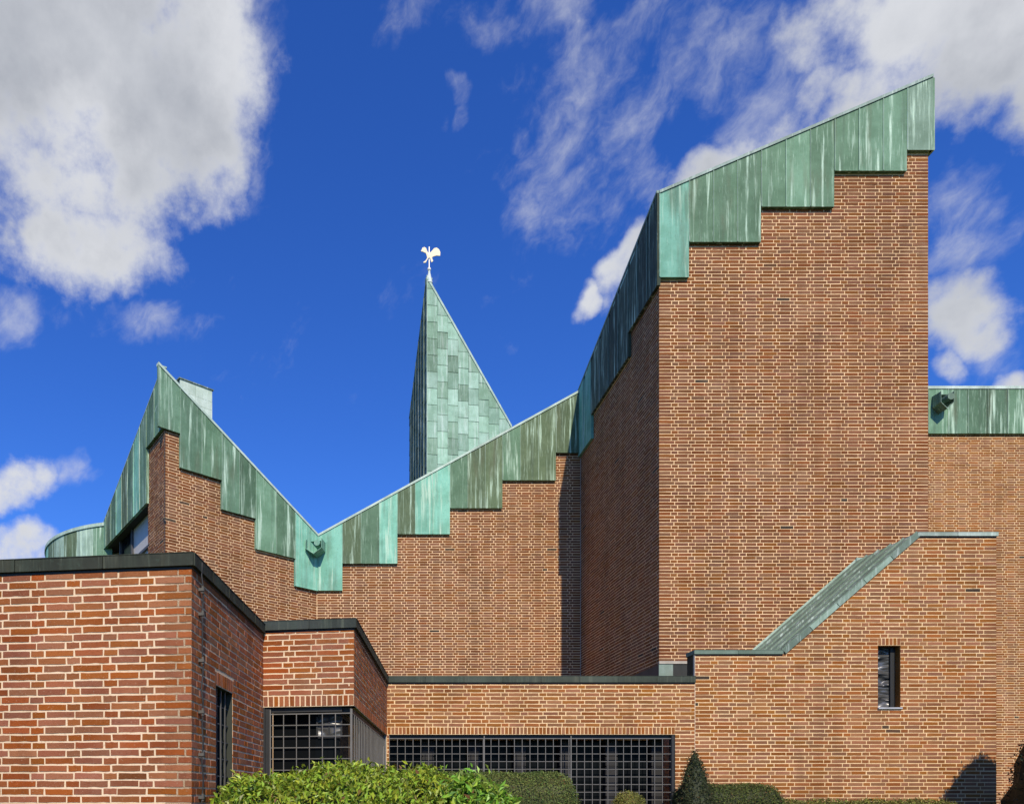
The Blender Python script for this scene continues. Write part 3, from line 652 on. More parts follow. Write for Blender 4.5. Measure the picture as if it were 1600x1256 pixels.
# left side, always in shade
LL = wTl.L; zl = lambda v, u: wTl.px(u, v, E)[1]; sl = lambda u: wTl.px(u, V0, E)[0]
fL = top_line([(0, zl(612, 903) - (sl(903)) * (zt(303) - zl(617, 903)) / (LL - sl(903))), (LL, zt(303))])
stepsL = [(0.0, sl(923.5), zl(706, 909), [TURQ] * 4), (sl(923.5), sl(981.5), zl(647, 924), [SHADY] * 4), (sl(981.5), LL + E - 0.002, zl(520, 981.5), [SHADY] * 3)]  # SHADY sheets: base colour darkened for the shade and wet of this side
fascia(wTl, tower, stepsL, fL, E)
rim(wTl, tower, 0, LL + E, fL, E, h=0.05, color=(0.25, 0.33, 0.29, 1), over=0.01)
pb = slab(wTl, tower, [(0, 0), (LL - 0.22, 0), (LL - 0.22, fL(LL) - 0.1), (0, fL(0) - 0.1)], MOR_T)
pbk = [(1.2, bot), (LL - 0.001, bot), (LL - 0.001, stepsL[2][2]), (stepsL[2][0], stepsL[2][2]), (stepsL[2][0], stepsL[1][2]), (stepsL[1][0], stepsL[1][2]), (stepsL[1][0], stepsL[0][2]), (1.2, stepsL[0][2])]
bl = course_bricks(pbk, zt(433) - 200 * CO - 0.02, 0.11)
lay(tower, [(wT, pa, bt), (wTl, pb, bl)], CLAY_T, None, hide=lambda j, u, v: (v > 1030) or (v > 825 and u > 1170))
# right side, back and roof slab close the volume
BY = YD + 1.2; zr = lambda x: fT(x - XT0) - 0.08
g = Geo(); zq = fL(0) - fL(LL)
g.add([(XT1 - 0.2, YT + 0.22, 0), (XT1, YT + 0.22, 0), (XT1, YT + 0.22, zr(XT1)), (XT1 - 0.2, YT + 0.22, zr(XT1)), (XT1 - 0.2, BY, 0), (XT1, BY, 0), (XT1, BY, zr(XT1) + zq), (XT1 - 0.2, BY, zr(XT1) + zq)], BOXF); g.build('wall', MM, tower, (0.42, 0.24, 0.14, 1))
g = Geo(); g.add([(XT0, BY - 0.2, 0), (XT1, BY - 0.2, 0), (XT1, BY - 0.2, zr(XT1) + zq), (XT0, BY - 0.2, zr(XT0) + zq), (XT0, BY, 0), (XT1, BY, 0), (XT1, BY, zr(XT1) + zq), (XT0, BY, zr(XT0) + zq)], BOXF); g.build('wall', MM, tower, (0.42, 0.24, 0.14, 1))
g = Geo(); zz = [fT(-E) + 0.0, fT(wT.L + E), fT(wT.L + E) + zq, fT(-E) + zq]; xy = [(XT0 - E, YT - E + 0.02), (XT1 + E, YT - E + 0.02), (XT1 + E, BY), (XT0 - E, BY)]
g.add([(x, y, z - 0.05) for (x, y), z in zip(xy, zz)] + [(x, y, z + 0.002) for (x, y), z in zip(xy, zz)], BOXF); g.build('roof', MCP, tower, PALE)
wTr = Wall((XT1, YT), (XT1, BY)); fR = top_line([(0, fT(wT.L)), (wTr.L, fT(wT.L) + zq)])
fascia(wTr, tower, [(-E + 0.001, wTr.L, zt(234.5), [GREEN] * 8)], fR, E * 0.98)
# lead and copper flashing, plus a painted shadow panel, where the tower rises from the low roof
zf = zat(1037, ST)
g = Geo(); wT.box(g, -0.012, wT.s_of(1051), ZC - 0.02, zf, 0.016, 0.006); g.build('base_flashing_and_shade', MCP, tower, (0.26, 0.33, 0.28, 1))
g = Geo(); wT.box(g, wT.s_of(1051) + 0.002, wT.s_of(1080), ZC - 0.02, zf, 0.012, 0.006); g.build('base_flashing_and_shade', MPL, tower, (0.035, 0.037, 0.033, 1))  # dark panel standing in for the shadow on the tower foot
g = Geo(); wT.box(g, -0.012, wT.s_of(1076), zf, zf + 0.05, 0.03, 0.0); g.build('ledge', MPL, tower, (0.42, 0.38, 0.31, 1))
g = Geo(); wTl.box(g, 1.3, LL, ZC - 0.02, zf - 0.01, 0.011, 0.004); g.build('base_flashing_and_shade', MPL, tower, (0.10, 0.075, 0.055, 1))

# ------------------------------------------------------------------ D: main hall wall with rising copper edge
hall = thing('brick_hall', (2.4, YD + 2, 0), 'brick hall wall under a rising stepped copper fascia, between the gable and the tower', 'building')
wD = Wall((XD0, YD), (XT0, YD))
zd = lambda v: zat(v, F / (YD - E)); sd = lambda u: (u - U0) * (YD - E) / F - XD0
fD = top_line([(sd(497), zd(838)), (sd(906), zd(613))])
piecesD = [(497, 535, 922, [TURQ]), (535, 621, 880, [OLIVE, GREEN, TURQ]), (621, 703, 834, [OLIVE, TURQ, TURQ]), (703, 785, 793.5, [GREEN, OLIVE, OLIVE]),
           (785, 868.5, 750, [GREEN, OLIVE, OLIVE]), (868.5, 905.2, 707, [OLIVE])]
fascia(wD, hall, [(sd(a), min(sd(b), wD.L - 0.052), zd(v), c) for a, b, v, c in piecesD], fD, E)
rim(wD, hall, sd(497), wD.L - 0.06, fD, E, h=0.06, color=(0.50, 0.62, 0.54, 1), step=1.3)
pa = slab(wD, hall, [(0, 0), (wD.L - 0.002, 0), (wD.L - 0.002, fD(wD.L) - 0.06), (0, fD(0.05) - 0.06)], MOR_D)
top = []
for a, b, v, c in piecesD: top += [(min(max(sd(a), 0.0), wD.L), zd(v)), (min(sd(b), wD.L), zd(v))]
top[-1] = (wD.L - 0.012, top[-1][1]); top[0] = (0.012, top[0][1])
bd = course_bricks([(0.012, 3.6), (wD.L - 0.012, 3.6)] + top[::-1], zd(922) - 200 * CO - 0.01, 0.02)
lay(hall, [(wD, pa, bd)], CLAY_D, None, hide=lambda j, u, v: (v > 1050) or (u < 605 and v > 965))
g = Geo(); wD.box(g, wD.L - 0.012, wD.L - 0.0022, 3.4, zd(707), 0.004, -0.02); g.build('corner_seal', MPL, hall, (0.5, 0.47, 0.42, 1))
g = Geo(); a, b = wD.at(0.0, fD(0.05) - 0.06), wD.at(wD.L, fD(wD.L) - 0.06); k = Vector((0, 6.0, -0.3)); t = Vector((0, 0, 0.05)); f0 = Vector((0, 0.0, 0))
g.add([a, b, b + t, a + t, a + k, b + k, b + k + t, a + k + t], BOXF); g.build('roof', MCP, hall, PALE)
def spout(root, base, yaw, wid, h, length, color, tilt=0.0):
    """copper rain spout: an open trough with a pointed underside and a hanging lip"""
    g = Geo(); q = Matrix.Rotation(yaw, 3, 'Z'); w2 = wid / 2; t = 0.012
    sec = [(-w2, 0), (-w2, -h * 0.62), (0, -h), (w2, -h * 0.62), (w2, 0)]; inn = [(-w2 + t, 0), (-w2 + t, -h * 0.62 + t * .5), (0, -h + t * 1.4), (w2 - t, -h * 0.62 + t * .5), (w2 - t, 0)]
    def ring(sc, y): return [base + q @ Vector((x, y, z)) for x, z in sc]
    n = 5; a, b, c, d = ring(sec, -length), ring(sec, 0), ring(inn, -length), ring(inn, 0); g.add(a + b + c + d, [])
    F_ = []
    for i in range(n - 1): F_ += [(i, i + 1, n + i + 1, n + i), (2 * n + i, 3 * n + i, 3 * n + i + 1, 2 * n + i + 1), (i, 2 * n + i, 2 * n + i + 1, i + 1)]
    F_ += [(0, n, 3 * n, 2 * n), (4, 2 * n + 4, 3 * n + 4, n + 4)]
    g.f += F_; g.r += [0.0] * len(F_)
    lid = [base + q @ Vector((x, y, z)) for x, y, z in ((-w2, -length * 0.55, 0.001), (w2, -length * 0.55, 0.001), (w2, 0, 0.001), (-w2, 0, 0.001), (-w2, -length * 0.55, 0.012), (w2, -length * 0.55, 0.012), (w2, 0, 0.012), (-w2, 0, 0.012))]
    g.add(lid, BOXF)
    o = g.build('rain_spout', MC, root, color)
    g = Geo(); g.tube(base + q @ Vector((w2 * 0.45, -length - 0.02, -h * 0.30)), base + q @ Vector((w2 * 0.45, -length * 0.4, -h * 0.30)), h * 0.2, n=12); g.build('outlet', MC, o, color); return o
pv = P(496.5, 849, YD - E); spout(hall, Vector((pv.x, YD - 0.0, pv.z)), rad(-12), 0.40, 0.36, 0.42, (0.22, 0.44, 0.34, 1))

# ------------------------------------------------------------------ G: gabled hall turned to the left
m = 0.80; kx = (257 - U0) / F; YG = (YD - m * XD0) / (1 - m * kx); Gc = (kx * YG, YG)
gable = thing('gabled_hall', (Gc[0] + 0.6, YG + 3, 0), 'brick gable wall under a pointed green copper edge, standing behind the low annex', 'building')
wG = Wall(Gc, (XD0, YD)); dl = Vector((-0.64, 1)).normalized(); far = (Gc[0] + dl.x * 7.2, Gc[1] + dl.y * 7.2); wGl = Wall(far, Gc)
gs = lambda u: wG.px(u, V0, E)[0]; gz = lambda u, v: wG.px(u, v, E)[1]
uG0 = 247.5; s00 = gs(uG0)
fG = top_line([(s00, gz(uG0, 570)), (gs(497), gz(497, 838))])
piecesG = [(247.5, 281.5, gz(264, 671), [GREEN2]), (281.5, 346.5, gz(314, 740), [GREEN2, GREEN]), (346.5, 399.7, gz(373, 802.5), [GREEN2, GREEN]),
           (399.7, 461.5, gz(430, 864.5), [GREEN2, GREEN]), (461.5, 497, gz(480, 919), [TURQ])]
fascia(wG, gable, [(gs(a), min(gs(b), wG.L), z, c) for a, b, z, c in piecesG], fG, E)
rim(wG, gable, s00, wG.L - 0.01, fG, E, h=0.06, color=(0.50, 0.62, 0.54, 1), step=1.5, back=-0.03)
pa = slab(wG, gable, [(0, 0), (wG.L, 0), (wG.L, fG(wG.L) - 0.06), (0, fG(0) - 0.06)], MOR_D, T=0.02)
top = []
for a, b, z, c in piecesG: top += [(min(max(gs(a), 0.0), wG.L), z), (min(gs(b), wG.L - 0.004), z)]
bg_ = course_bricks([(-0.001, 4.6), (wG.L - 0.004, 3.6)] + top[::-1], zd(922) - 200 * CO - 0.01, 0.09)
# left return: brick pier, then the dark strip window under the eaves
glz = lambda u, v: wGl.px(u, v, E)[1]; gls = lambda u: wGl.px(u, V0, E)[0]; LG = wGl.L
sp = wGl.s_of(231.5)                                   # the pier begins here
zl1, zl2 = gz(247.5, 665), glz(229, 785)
fGl = top_line([(gls(158), glz(158, 827)), (LG + E, gz(uG0, 570))])
s158 = gls(158); sj = gls(228.5)
fascia(wGl, gable, [(s158, sj, zl2, [GREEN2, OLIVE, GREEN, TURQ, OLIVE, GREEN, TURQ, GREEN2, OLIVE, GREEN][:8]), (sj, LG + E - 0.001, zl1, [GREEN, GREEN2])], fGl, E)
rim(wGl, gable, s158, LG + E - 0.004, fGl, E, h=0.03, color=(0.40, 0.52, 0.45, 1), over=0.006, back=-0.03)
pb = slab(wGl, gable, [(sp, 0), (LG - 0.024, 0), (LG - 0.024, fGl(LG) - 0.08), (sp, fGl(sp) - 0.08)], MOR_D)
bl = course_bricks([(sp, 4.0), (LG - 0.001, 4.0), (LG - 0.001, zl1), (sp, zl1)], zd(922) - 200 * CO - 0.01, 0.02)
lay(gable, [(wG, pa, bg_), (wGl, pb, bl)], CLAY_D, None, hide=lambda j, u, v: v > 985 or (v > 865 + max(0, u - 303) * 1.1) )
g = Geo(); wGl.prism(g, [(s158, zl2 + 0.02), (sp, zl2 + 0.02), (sp, fGl(sp) - 0.08), (s158, fGl(s158) - 0.08)], 0.0, -0.02); g.build('wall', MPL, gable, (0.05, 0.05, 0.05, 1))
g = Geo(); wGl.box(g, s158, sp, 0, 3.9, 0.0, -0.9); g.build('wall', MM, gable, (0.42, 0.24, 0.14, 1))
zs_ = 5.0
wl = thing  # (kept short)
g = Geo()
for z in (3.9, 5.9, 7.34): wGl.box(g, s158, sp - 0.002, z, z + 0.06, -0.125, -0.21)
k = 0; s = sp - 1.75; edges = [sp - 0.002]
while s > s158 + 0.2: wGl.box(g, s, s + 0.05, 3.965, zl2 + 0.02, -0.123, -0.21); edges.append(s); s -= 1.0
wf = g.build('window', MP, gable, (0.07, 0.07, 0.075, 1))
for i, (b, a) in enumerate(zip(edges, edges[1:])):
    for z0, z1 in ((3.97, 5.9), (5.97, 7.34), (7.41, zl2 + 0.02)):
        g = Geo(); wGl.box(g, a + 0.05, b - 0.002, z0, z1, -0.18, -0.19); g.build('pane', MSH if i == 0 else MG, wf, (0.50, 0.47, 0.43, 1) if i == 0 else (1, 1, 1, 1))
g = Geo(); wGl.box(g, s158 + 0.02, sp - 0.003, zl2 + 0.004, zl2 + 0.018, 0.0, -0.9); g.build('soffit', MPL, gable, (0.03, 0.03, 0.03, 1))
# roof planes
g = Geo(); pk = wG.at(s00 + 0.1, fG(s00) - 0.6, -0.05); vy = wG.at(wG.L, fG(wG.L) - 0.06); lf = wGl.at(s158, fGl(s158) - 0.5); back = Vector((dl.x * 5, dl.y * 5, -1.8)); t = Vector((0, 0, 0.05))
bb = vy + Vector((dl.x, dl.y, 0)) * 5 + Vector((0, 0, -1.5))
g.add([pk, vy, bb, lf, pk + t, vy + t, bb + t, lf + t], BOXF); g.build('roof', MCP, gable, PALE)
cab = thing('corner_cable', tuple(wG.at(0.0, 0, 0.012)), 'thin black cable down the corner of the brick gable', 'cable')
g = Geo(); g.tube(wG.at(0.003, 3.9, 0.012), wG.at(0.003, piecesG[0][2], 0.012), 0.009, n=6); g.build('cable_line', MP, cab, (0.012, 0.012, 0.012, 1))
for z in (5.2, 6.4, 7.4):
    g = Geo(); wG.box(g, -0.02, 0.025, z, z + 0.035, 0.028, 0.0045); g.build('clip', MP, cab, (0.02, 0.02, 0.02, 1))
# copper clad chimney standing on the gable roof
Yk = 18.6; c0 = P(281, 590, Yk); c1 = P(331, 603, Yk + 0.5)
chim = thing('copper_chimney', ((c0.x + c1.x) / 2, Yk + 0.4, 5.5), 'small pale copper clad chimney box on the gable roof', 'chimney')
wK = Wall((c0.x, Yk), (c1.x, Yk + 0.55)); ztk = c0.z; g = Geo(); wK.box(g, 0.01, wK.L - 0.01, 5.5, ztk - 0.03, -0.01, -0.7); g.build('core', MCP, chim, (0.3, 0.4, 0.33, 1))
zz = ztk - 0.03
for r_ in range(6):
    h = 0.30 if r_ == 0 else 0.22
    for k in range(2):
        a, b = (0.0, wK.L * 0.48) if k == 0 else (wK.L * 0.48, wK.L); g = Geo(); wK.box(g, a + 0.003, b - 0.003, zz - h + 0.006, zz, 0.004 + R.uniform(0, 0.004), -0.012); g.build('copper_panel', MCP, chim, vary((0.56, 0.66, 0.56), 0.9, 1.1))
    zz -= h
g = Geo(); wK.box(g, -0.03, wK.L + 0.03, ztk - 0.03, ztk, 0.03, -0.74); g.build('cap', MCP, chim, (0.14, 0.19, 0.16, 1))

# ------------------------------------------------------------------ curved apse at far left
apse = thing('round_apse', (-6.4, 22.1, 0), 'curved low building edge in green copper at far left behind the annex', 'building')
cx, cy, rr = -5.4, 23.0, 3.70; zta = EYE + 423 * 19.45 / F
def arc(a, r, z): return Vector((cx + r * math.cos(a), cy + r * math.sin(a), z))
a0_, a1_ = rad(258), rad(160); n = 11; acol = [GREEN2, PALE, OLIVE, PALE, OLIVE, TURQ, GREEN, OLIVE, TURQ, GREEN, OLIVE, GREEN, GREEN, OLIVE, GREEN]
for i in range(n):
    g = Geo(); p0, p1 = a0_ + (a1_ - a0_) * i / n, a0_ + (a1_ - a0_) * (i + 1) / n; k = 4; vs = []
    for j in range(k + 1):
        a = p0 + (p1 - p0) * j / k
        vs += [arc(a, rr, zta - 1.7), arc(a, rr, zta), arc(a, rr - 0.06, zta), arc(a, rr - 0.06, zta - 1.7)]
    g.add(vs, [(4 * j + q, 4 * j + (q + 1) % 4, 4 * j + 4 + (q + 1) % 4, 4 * j + 4 + q) for j in range(k) for q in range(4)] + [(0, 1, 2, 3), (4 * k + 3, 4 * k + 2, 4 * k + 1, 4 * k)])
    g.build('copper_panel', MC, apse, acol[i])
    g = Geo(); vs = []
    for j in range(k + 1):
        a = p0 + (p1 - p0) * j / k
        vs += [arc(a, rr + 0.03, zta + 0.003), arc(a, rr + 0.03, zta + 0.09), arc(a, rr - 0.3, zta + 0.09), arc(a, rr - 0.3, zta + 0.003)]
    g.add(vs, [(4 * j + q, 4 * j + (q + 1) % 4, 4 * j + 4 + (q + 1) % 4, 4 * j + 4 + q) for j in range(k) for q in range(4)] + [(0, 1, 2, 3), (4 * k + 3, 4 * k + 2, 4 * k + 1, 4 * k)])
    g.build('roof_trim', MCP, apse, (0.44, 0.58, 0.50, 1))
g = Geo(); g.tube((cx, cy, 0), (cx, cy, zta - 0.02), rr - 0.7, n=48); g.build('wall', MM, apse, (0.42, 0.24, 0.14, 1))

# ------------------------------------------------------------------ E: wing behind, right of the tower
SE = 60.5; YE = F / SE; xe = lambda u: (u - U0) / SE
wing = thing('rear_wing', (xe(1600), YE + 2, 0), 'brick wing set back behind the tower with a level green copper fascia and rain spout', 'building')
wE = Wall((XT1 - 0.6, YE), (xe(1600) + 3.0, YE)); ze = lambda v: zat(v, F / (YE - E)); se = lambda u: (u - U0) * (YE - E) / F - (XT1 - 0.6)
fE = lambda s: ze(608)
x = se(1450); cs = [GREEN2, GREEN2, GREEN, GREEN, GREEN, GREEN, OLIVE, GREEN, GREEN, GREEN2]
for i in range(10): sheet(wE, wing, x, x + 0.51, ze(677), fE, E, cs[i]); x += 0.51
sheet(wE, wing, se(1450) - 0.9, se(1450), ze(677), fE, E, GREEN)
rim(wE, wing, se(1450) - 0.9, x, fE, E, h=0.075, color=(0.55, 0.66, 0.60, 1))
pa = slab(wE, wing, [(0, 0), (wE.L, 0), (wE.L, ze(620)), (0, ze(620))], MOR_C)
be = course_bricks([(0.3, 0.05), (wE.L, 0.05), (wE.L, ze(677) - 0.001), (0.3, ze(677) - 0.001)], ze(677) - 200 * CO - 0.01, 0.1)
be = [b for b in be if in_view(wE.at(b[1], b[2])) and not (1470 < project(wE.at(b[1], b[2]))[0] < 1545 and project(wE.at(b[1], b[2]))[1] > 870)]
lay(wing, [(wE, pa, be)], (0.270, 0.100, 0.029, 1), None, hide=lambda j, u, v: u < 1458 or (v > 828 and u < 1560) or (v > 1150 and u > 1570))
g = Geo(); g.box((XT1 - 0.6, YE + 0.23, ze(620) - 0.05), (xe(1600) + 3, YE + 6, ze(620))); g.build('roof', MCP, wing, PALE)
pv = P(1466, 621, YE - E); spout(wing, Vector((pv.x, YE, pv.z)), rad(0), 0.34, 0.44, 0.36, (0.16, 0.24, 0.19, 1))

# ------------------------------------------------------------------ spire: copper clad corner tower rising behind the hall
spire = thing('copper_spire', (3.4, 28, 0), 'slender pointed spire clad in pale green copper panels behind the hall', 'spire')
th = 0.14; YS = 26.0; Sc = ((667.0 - U0) / F * YS, YS); dr = Vector((1, th)).normalized(); db = Vector((-th, 1)).normalized()
WR = 3.12; WB = 2.72
wSr = Wall(Sc, (Sc[0] + dr.x * WR, Sc[1] + dr.y * WR)); wSl = Wall((Sc[0] + db.x * WB, Sc[1] + db.y * WB), Sc)
zap = EYE + (V0 - 436) * YS / F; zbl = EYE + (V0 - 655) * (YS + db.y * WB) / F
sR, zR = wSr.px(797, 666); slope = (zap - zR) / sR; zbr = zap - slope * WR
z0S = 8.5
def clip(poly, a, b, c):                               # keep a s + b z <= c
    out = []
    for p, q in zip(poly, poly[1:] + poly[:1]):
        dp, dq = a * p[0] + b * p[1] - c, a * q[0] + b * q[1] - c
        if dp <= 0: out.append(p)
        if dp * dq < 0: k = dp / (dp - dq); out.append((p[0] + (q[0] - p[0]) * k, p[1] + (q[1] - p[1]) * k))
    return out
def clad(w, L, lim, cw, rh, seed, cols):
    r = random.Random(seed); i = 0; s = 0.0
    while s < L - 0.01:
        e = min(s + cw, L); z = z0S + (i % 2) * rh * 0.45 + r.uniform(-0.12, 0.12)
        z -= rh
        while z < zap:
            poly = [(s + 0.004, z + 0.004), (e - 0.004, z + 0.004), (e - 0.004, z + rh - 0.004), (s + 0.004, z + rh - 0.004)]
            poly = clip(poly, *lim)
            if len(poly) >= 3 and max(q[1] for q in poly) - min(q[1] for q in poly) > 0.05 and max(q[1] for q in poly) > z0S + 0.3:
                g = Geo(); n_ = len(poly); tl = r.uniform(-0.004, 0.004)
                g.add([w.at(a, b, 0.020 - 0.012 * (b - z) / rh + tl * (a - s) / cw) for a, b in poly] + [w.at(a, b, 0.001) for a, b in poly], [tuple(range(n_))] + [(k, n_ + k, n_ + (k + 1) % n_, (k + 1) % n_) for k in range(n_)])
                c = cols[r.randrange(len(cols))]; g.build('copper_panel', MCP, spire, tuple(q * kk for q, kk in zip(vary(c, 0.76, 1.12)[:3], (0.92, 1.04, 0.98))) + (1,))
            z += rh
        s = e; i += 1
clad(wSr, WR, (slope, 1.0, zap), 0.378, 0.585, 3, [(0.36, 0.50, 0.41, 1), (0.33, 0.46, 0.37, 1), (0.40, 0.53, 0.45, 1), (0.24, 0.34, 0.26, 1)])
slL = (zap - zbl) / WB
clad(wSl, WB, (-slL, 1.0, zap - slL * WB), 0.40, 0.585, 4, [(0.13, 0.18, 0.145, 1), (0.10, 0.145, 0.115, 1), (0.15, 0.21, 0.17, 1)])  # left face: shade of the unlit side is put into darker panel colours
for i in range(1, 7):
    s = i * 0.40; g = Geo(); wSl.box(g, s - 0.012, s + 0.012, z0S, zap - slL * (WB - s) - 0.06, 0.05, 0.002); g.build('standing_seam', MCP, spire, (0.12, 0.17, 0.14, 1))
qa, qb, qc = Vector((Sc[0], Sc[1], 0)), wSr.at(WR, 0), wSl.at(0, 0); qd = qb + (qc - qa)
zs4 = (zap, zbr, zbl + zbr - zap, zbl); base4 = (qa, qb, qd, qc)
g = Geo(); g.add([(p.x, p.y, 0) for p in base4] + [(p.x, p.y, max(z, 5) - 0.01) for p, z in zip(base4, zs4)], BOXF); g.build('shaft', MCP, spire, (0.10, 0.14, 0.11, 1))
fS = top_line([(0, zap), (WR, zbr)]); g = Geo(); wSr.prism(g, [(-0.01, zap + 0.003), (WR, zbr + 0.003), (WR, zbr + 0.12), (-0.01, zap + 0.13)], 0.04, -0.25); g.build('roof_trim', MCP, spire, (0.42, 0.54, 0.47, 1))
g = Geo(); wSl.prism(g, [(0, zbl + 0.003), (WB, zap + 0.003), (WB, zap + 0.06), (0, zbl + 0.05)], 0.03, -0.2); g.build('roof_trim', MCP, spire, (0.30, 0.40, 0.34, 1))
g = Geo(); wSr.box(g, -0.012, 0.012, z0S, zap, 0.028, 0.0); g.build('corner_seam', MCP, spire, (0.34, 0.46, 0.38, 1))

# ------------------------------------------------------------------ weathercock on the spire
zc0 = zap - 0.25; ax = Sc[0] + 0.09; ay = Sc[1] + 0.08; k = YS / F
cock = thing('weathercock', (ax, ay, zc0), 'white gilded weathercock on a rod above the spire tip', 'weathercock')
zv = lambda v: EYE + (V0 - v) * k
g = Geo(); g.tube((ax, ay, zv(441)), (ax, ay, zv(424)), 0.125, 0.04, 12); g.tube((ax, ay, zv(424)), (ax, ay, zv(421)), 0.045, 0.035, 12); g.build('socket', MCP, cock, (0.60, 0.66, 0.62, 1))
bm = bmesh.new(); bmesh.ops.create_uvsphere(bm, u_segments=16, v_segments=10, radius=0.065); me = bpy.data.meshes.new('ball'); bm.to_mesh(me); bm.free()
MWH = mat_plain('gilded_white_metal', 0.35, var=0.1); me.materials.append(MWH); o = bpy.data.objects.new('ball', me); o.parent = cock; o.location = Vector((ax, ay, zv(418.5))) - WLOC[cock.name]; o.color = (0.80, 0.77, 0.66, 1); COL.objects.link(o)
g = Geo(); g.tube((ax, ay, zv(417)), (ax, ay, zv(383.5)), 0.022, 0.022, 10); g.build('rod', MWH, cock, (0.78, 0.76, 0.70, 1))
pts = [(315, 302), (338, 284), (346, 250), (362, 228), (378, 240), (394, 218), (412, 232), (432, 240), (448, 262), (462, 308), (488, 362), (548, 366), (585, 330), (638, 272), (700, 262), (758, 308), (790, 380), (784, 470), (700, 455), (622, 470), (588, 490), (598, 540), (616, 575), (600, 600), (565, 605), (558, 570), (540, 500), (500, 500), (470, 545), (436, 606), (380, 612), (380, 582), (420, 565), (452, 528), (470, 488), (455, 430), (436, 372), (408, 362), (370, 336), (322, 322)]
bm = bmesh.new(); vs = [bm.verts.new(((x - 520) / 15.7 * k, -0.014, -(y - 385) / 15.7 * k)) for x, y in pts]; f = bm.faces.new(vs[::-1]); ex = bmesh.ops.extrude_face_region(bm, geom=[f])
bmesh.ops.translate(bm, vec=(0, 0.028, 0), verts=[q for q in ex['geom'] if isinstance(q, bmesh.types.BMVert)]); bmesh.ops.triangulate(bm, faces=bm.faces[:]); bmesh.ops.recalc_face_normals(bm, faces=bm.faces[:])
me = bpy.data.meshes.new('rooster_plate'); bm.to_mesh(me); bm.free(); me.materials.append(MWH); o = bpy.data.objects.new('rooster_plate', me); o.parent = cock
o.location = Vector((ax, ay - 0.03, zv(370 + 385 / 15.7))) - WLOC[cock.name]; o.color = (0.60, 0.52, 0.35, 1); o.rotation_euler = (0, 0, rad(-6)); COL.objects.link(o)

for nm, pl in (('wing', [(478, 400), (520, 372), (575, 380), (596, 420), (560, 452), (505, 448)]), ('tail_feather', [(610, 300), (700, 285), (752, 320), (735, 352), (660, 330), (600, 350)]), ('tail_feather', [(600, 372), (668, 350), (742, 372), (768, 440), (690, 425), (615, 430)])):
    g = Geo(); n_ = len(pl); q = [Vector((ax + (x - 520) / 15.7 * k, ay - 0.046, zv(370 + y / 15.7))) for x, y in pl]; g.add(q + [p + Vector((0, 0.03, 0)) for p in q], [tuple(range(n_))[::-1]] + [(i, (i + 1) % n_, n_ + (i + 1) % n_, n_ + i) for i in range(n_)]); g.build(nm, MWH, cock, (0.46, 0.39, 0.24, 1))
# ------------------------------------------------------------------ planting
def leaf_geo(g, p, nrm, size, wid, r, fold=0.25):
    """one folded leaf blade: two halves hinged on the midrib, tip pointing along a random direction near the surface"""
    n = Vector(nrm).normalized(); t = n.cross(Vector((r.uniform(-1, 1), r.uniform(-1, 1), r.uniform(-1, 1)))).normalized()
    d = (t * r.uniform(0.5, 1.0) + n * r.uniform(0.1, 0.9)).normalized(); sd_ = d.cross(n).normalized(); up = sd_.cross(d)
    a = p; m_ = p + d * size * 0.5; b = p + d * size - up * size * 0.12
    l = m_ + sd_ * wid * 0.5 + up * wid * fold; q = m_ - sd_ * wid * 0.5 + up * wid * fold
    g.add([a, q, b, l], [(0, 1, 2), (0, 2, 3)], r.random())
def foliage(root, sampler, n, size, wid, mat, color, seed, jitter=0.03, singles=0, name='foliage'):
    r = random.Random(seed); g = Geo(); big = []
    for i in range(n):
        p, nn = sampler(r); p = p + Vector(nn) * r.uniform(-jitter * 2.2, jitter); p = p + Vector(nn) * (r.uniform(0, 1.6) * size if r.random() < 0.06 else 0); nn = Vector(nn) + Vector((r.gauss(0, .45), r.gauss(0, .45), r.gauss(0, .45)))
        s = size * r.uniform(0.6, 1.25)
        if singles and in_view(p) and (p - Vector(nn).normalized() * 0).y < 90: big.append((s / p.y, p, nn, s))
        else: leaf_geo(g, p, nn, s, wid * s / size, r)
    if big:
        big.sort(key=lambda q: -q[0]); meshes = []
        for k in range(8):
            h = Geo(); leaf_geo(h, Vector((0, 0, 0)), Vector((0, 0, 1)), 1.0, wid / size, r); me = bpy.data.meshes.new('leaf'); me.from_pydata(h.v, [], h.f); me.materials.append(mat); meshes.append(me)
        for j, (_, p, nn, s) in enumerate(big):
            if j < singles:
                o = bpy.data.objects.new('leaf', meshes[r.randrange(8)]); o.parent = root; o.location = p - parent_world(root); o.rotation_euler = Vector(nn).to_track_quat('Z', 'Y').to_euler(); o.scale = (s, s, s); o.color = color; COL.objects.link(o)
            else: leaf_geo(g, p, nn, s, wid * s / size, r)
    o = g.build(name, mat, root, color, rnd=True); o['kind'] = 'stuff'; return o
def stems(root, pts, n, spread, seed, top):
    r = random.Random(seed); g = Geo()
    for i in range(n):
        x, y, h = r.choice(pts); a = Vector((x + r.uniform(-.1, .1), y + r.uniform(-.1, .1), 0)); b = a + Vector((r.uniform(-spread, spread), r.uniform(-spread, spread), h * r.uniform(0.75, 0.95))); c = a.lerp(b, 0.5) + Vector((r.uniform(-.05, .05), r.uniform(-.05, .05), 0))
        g.tube(a, c, 0.018, 0.013, 6); g.tube(c, b, 0.013, 0.005, 6)
    g.build('trunk', MW, root, (0.09, 0.065, 0.045, 1))
def interp(pts, x):
    if x <= pts[0][0]: return pts[0][1]
    for (a, b), (c, d) in zip(pts, pts[1:]):
        if x <= c: return b + (d - b) * (x - a) / (c - a)
    return pts[-1][1]
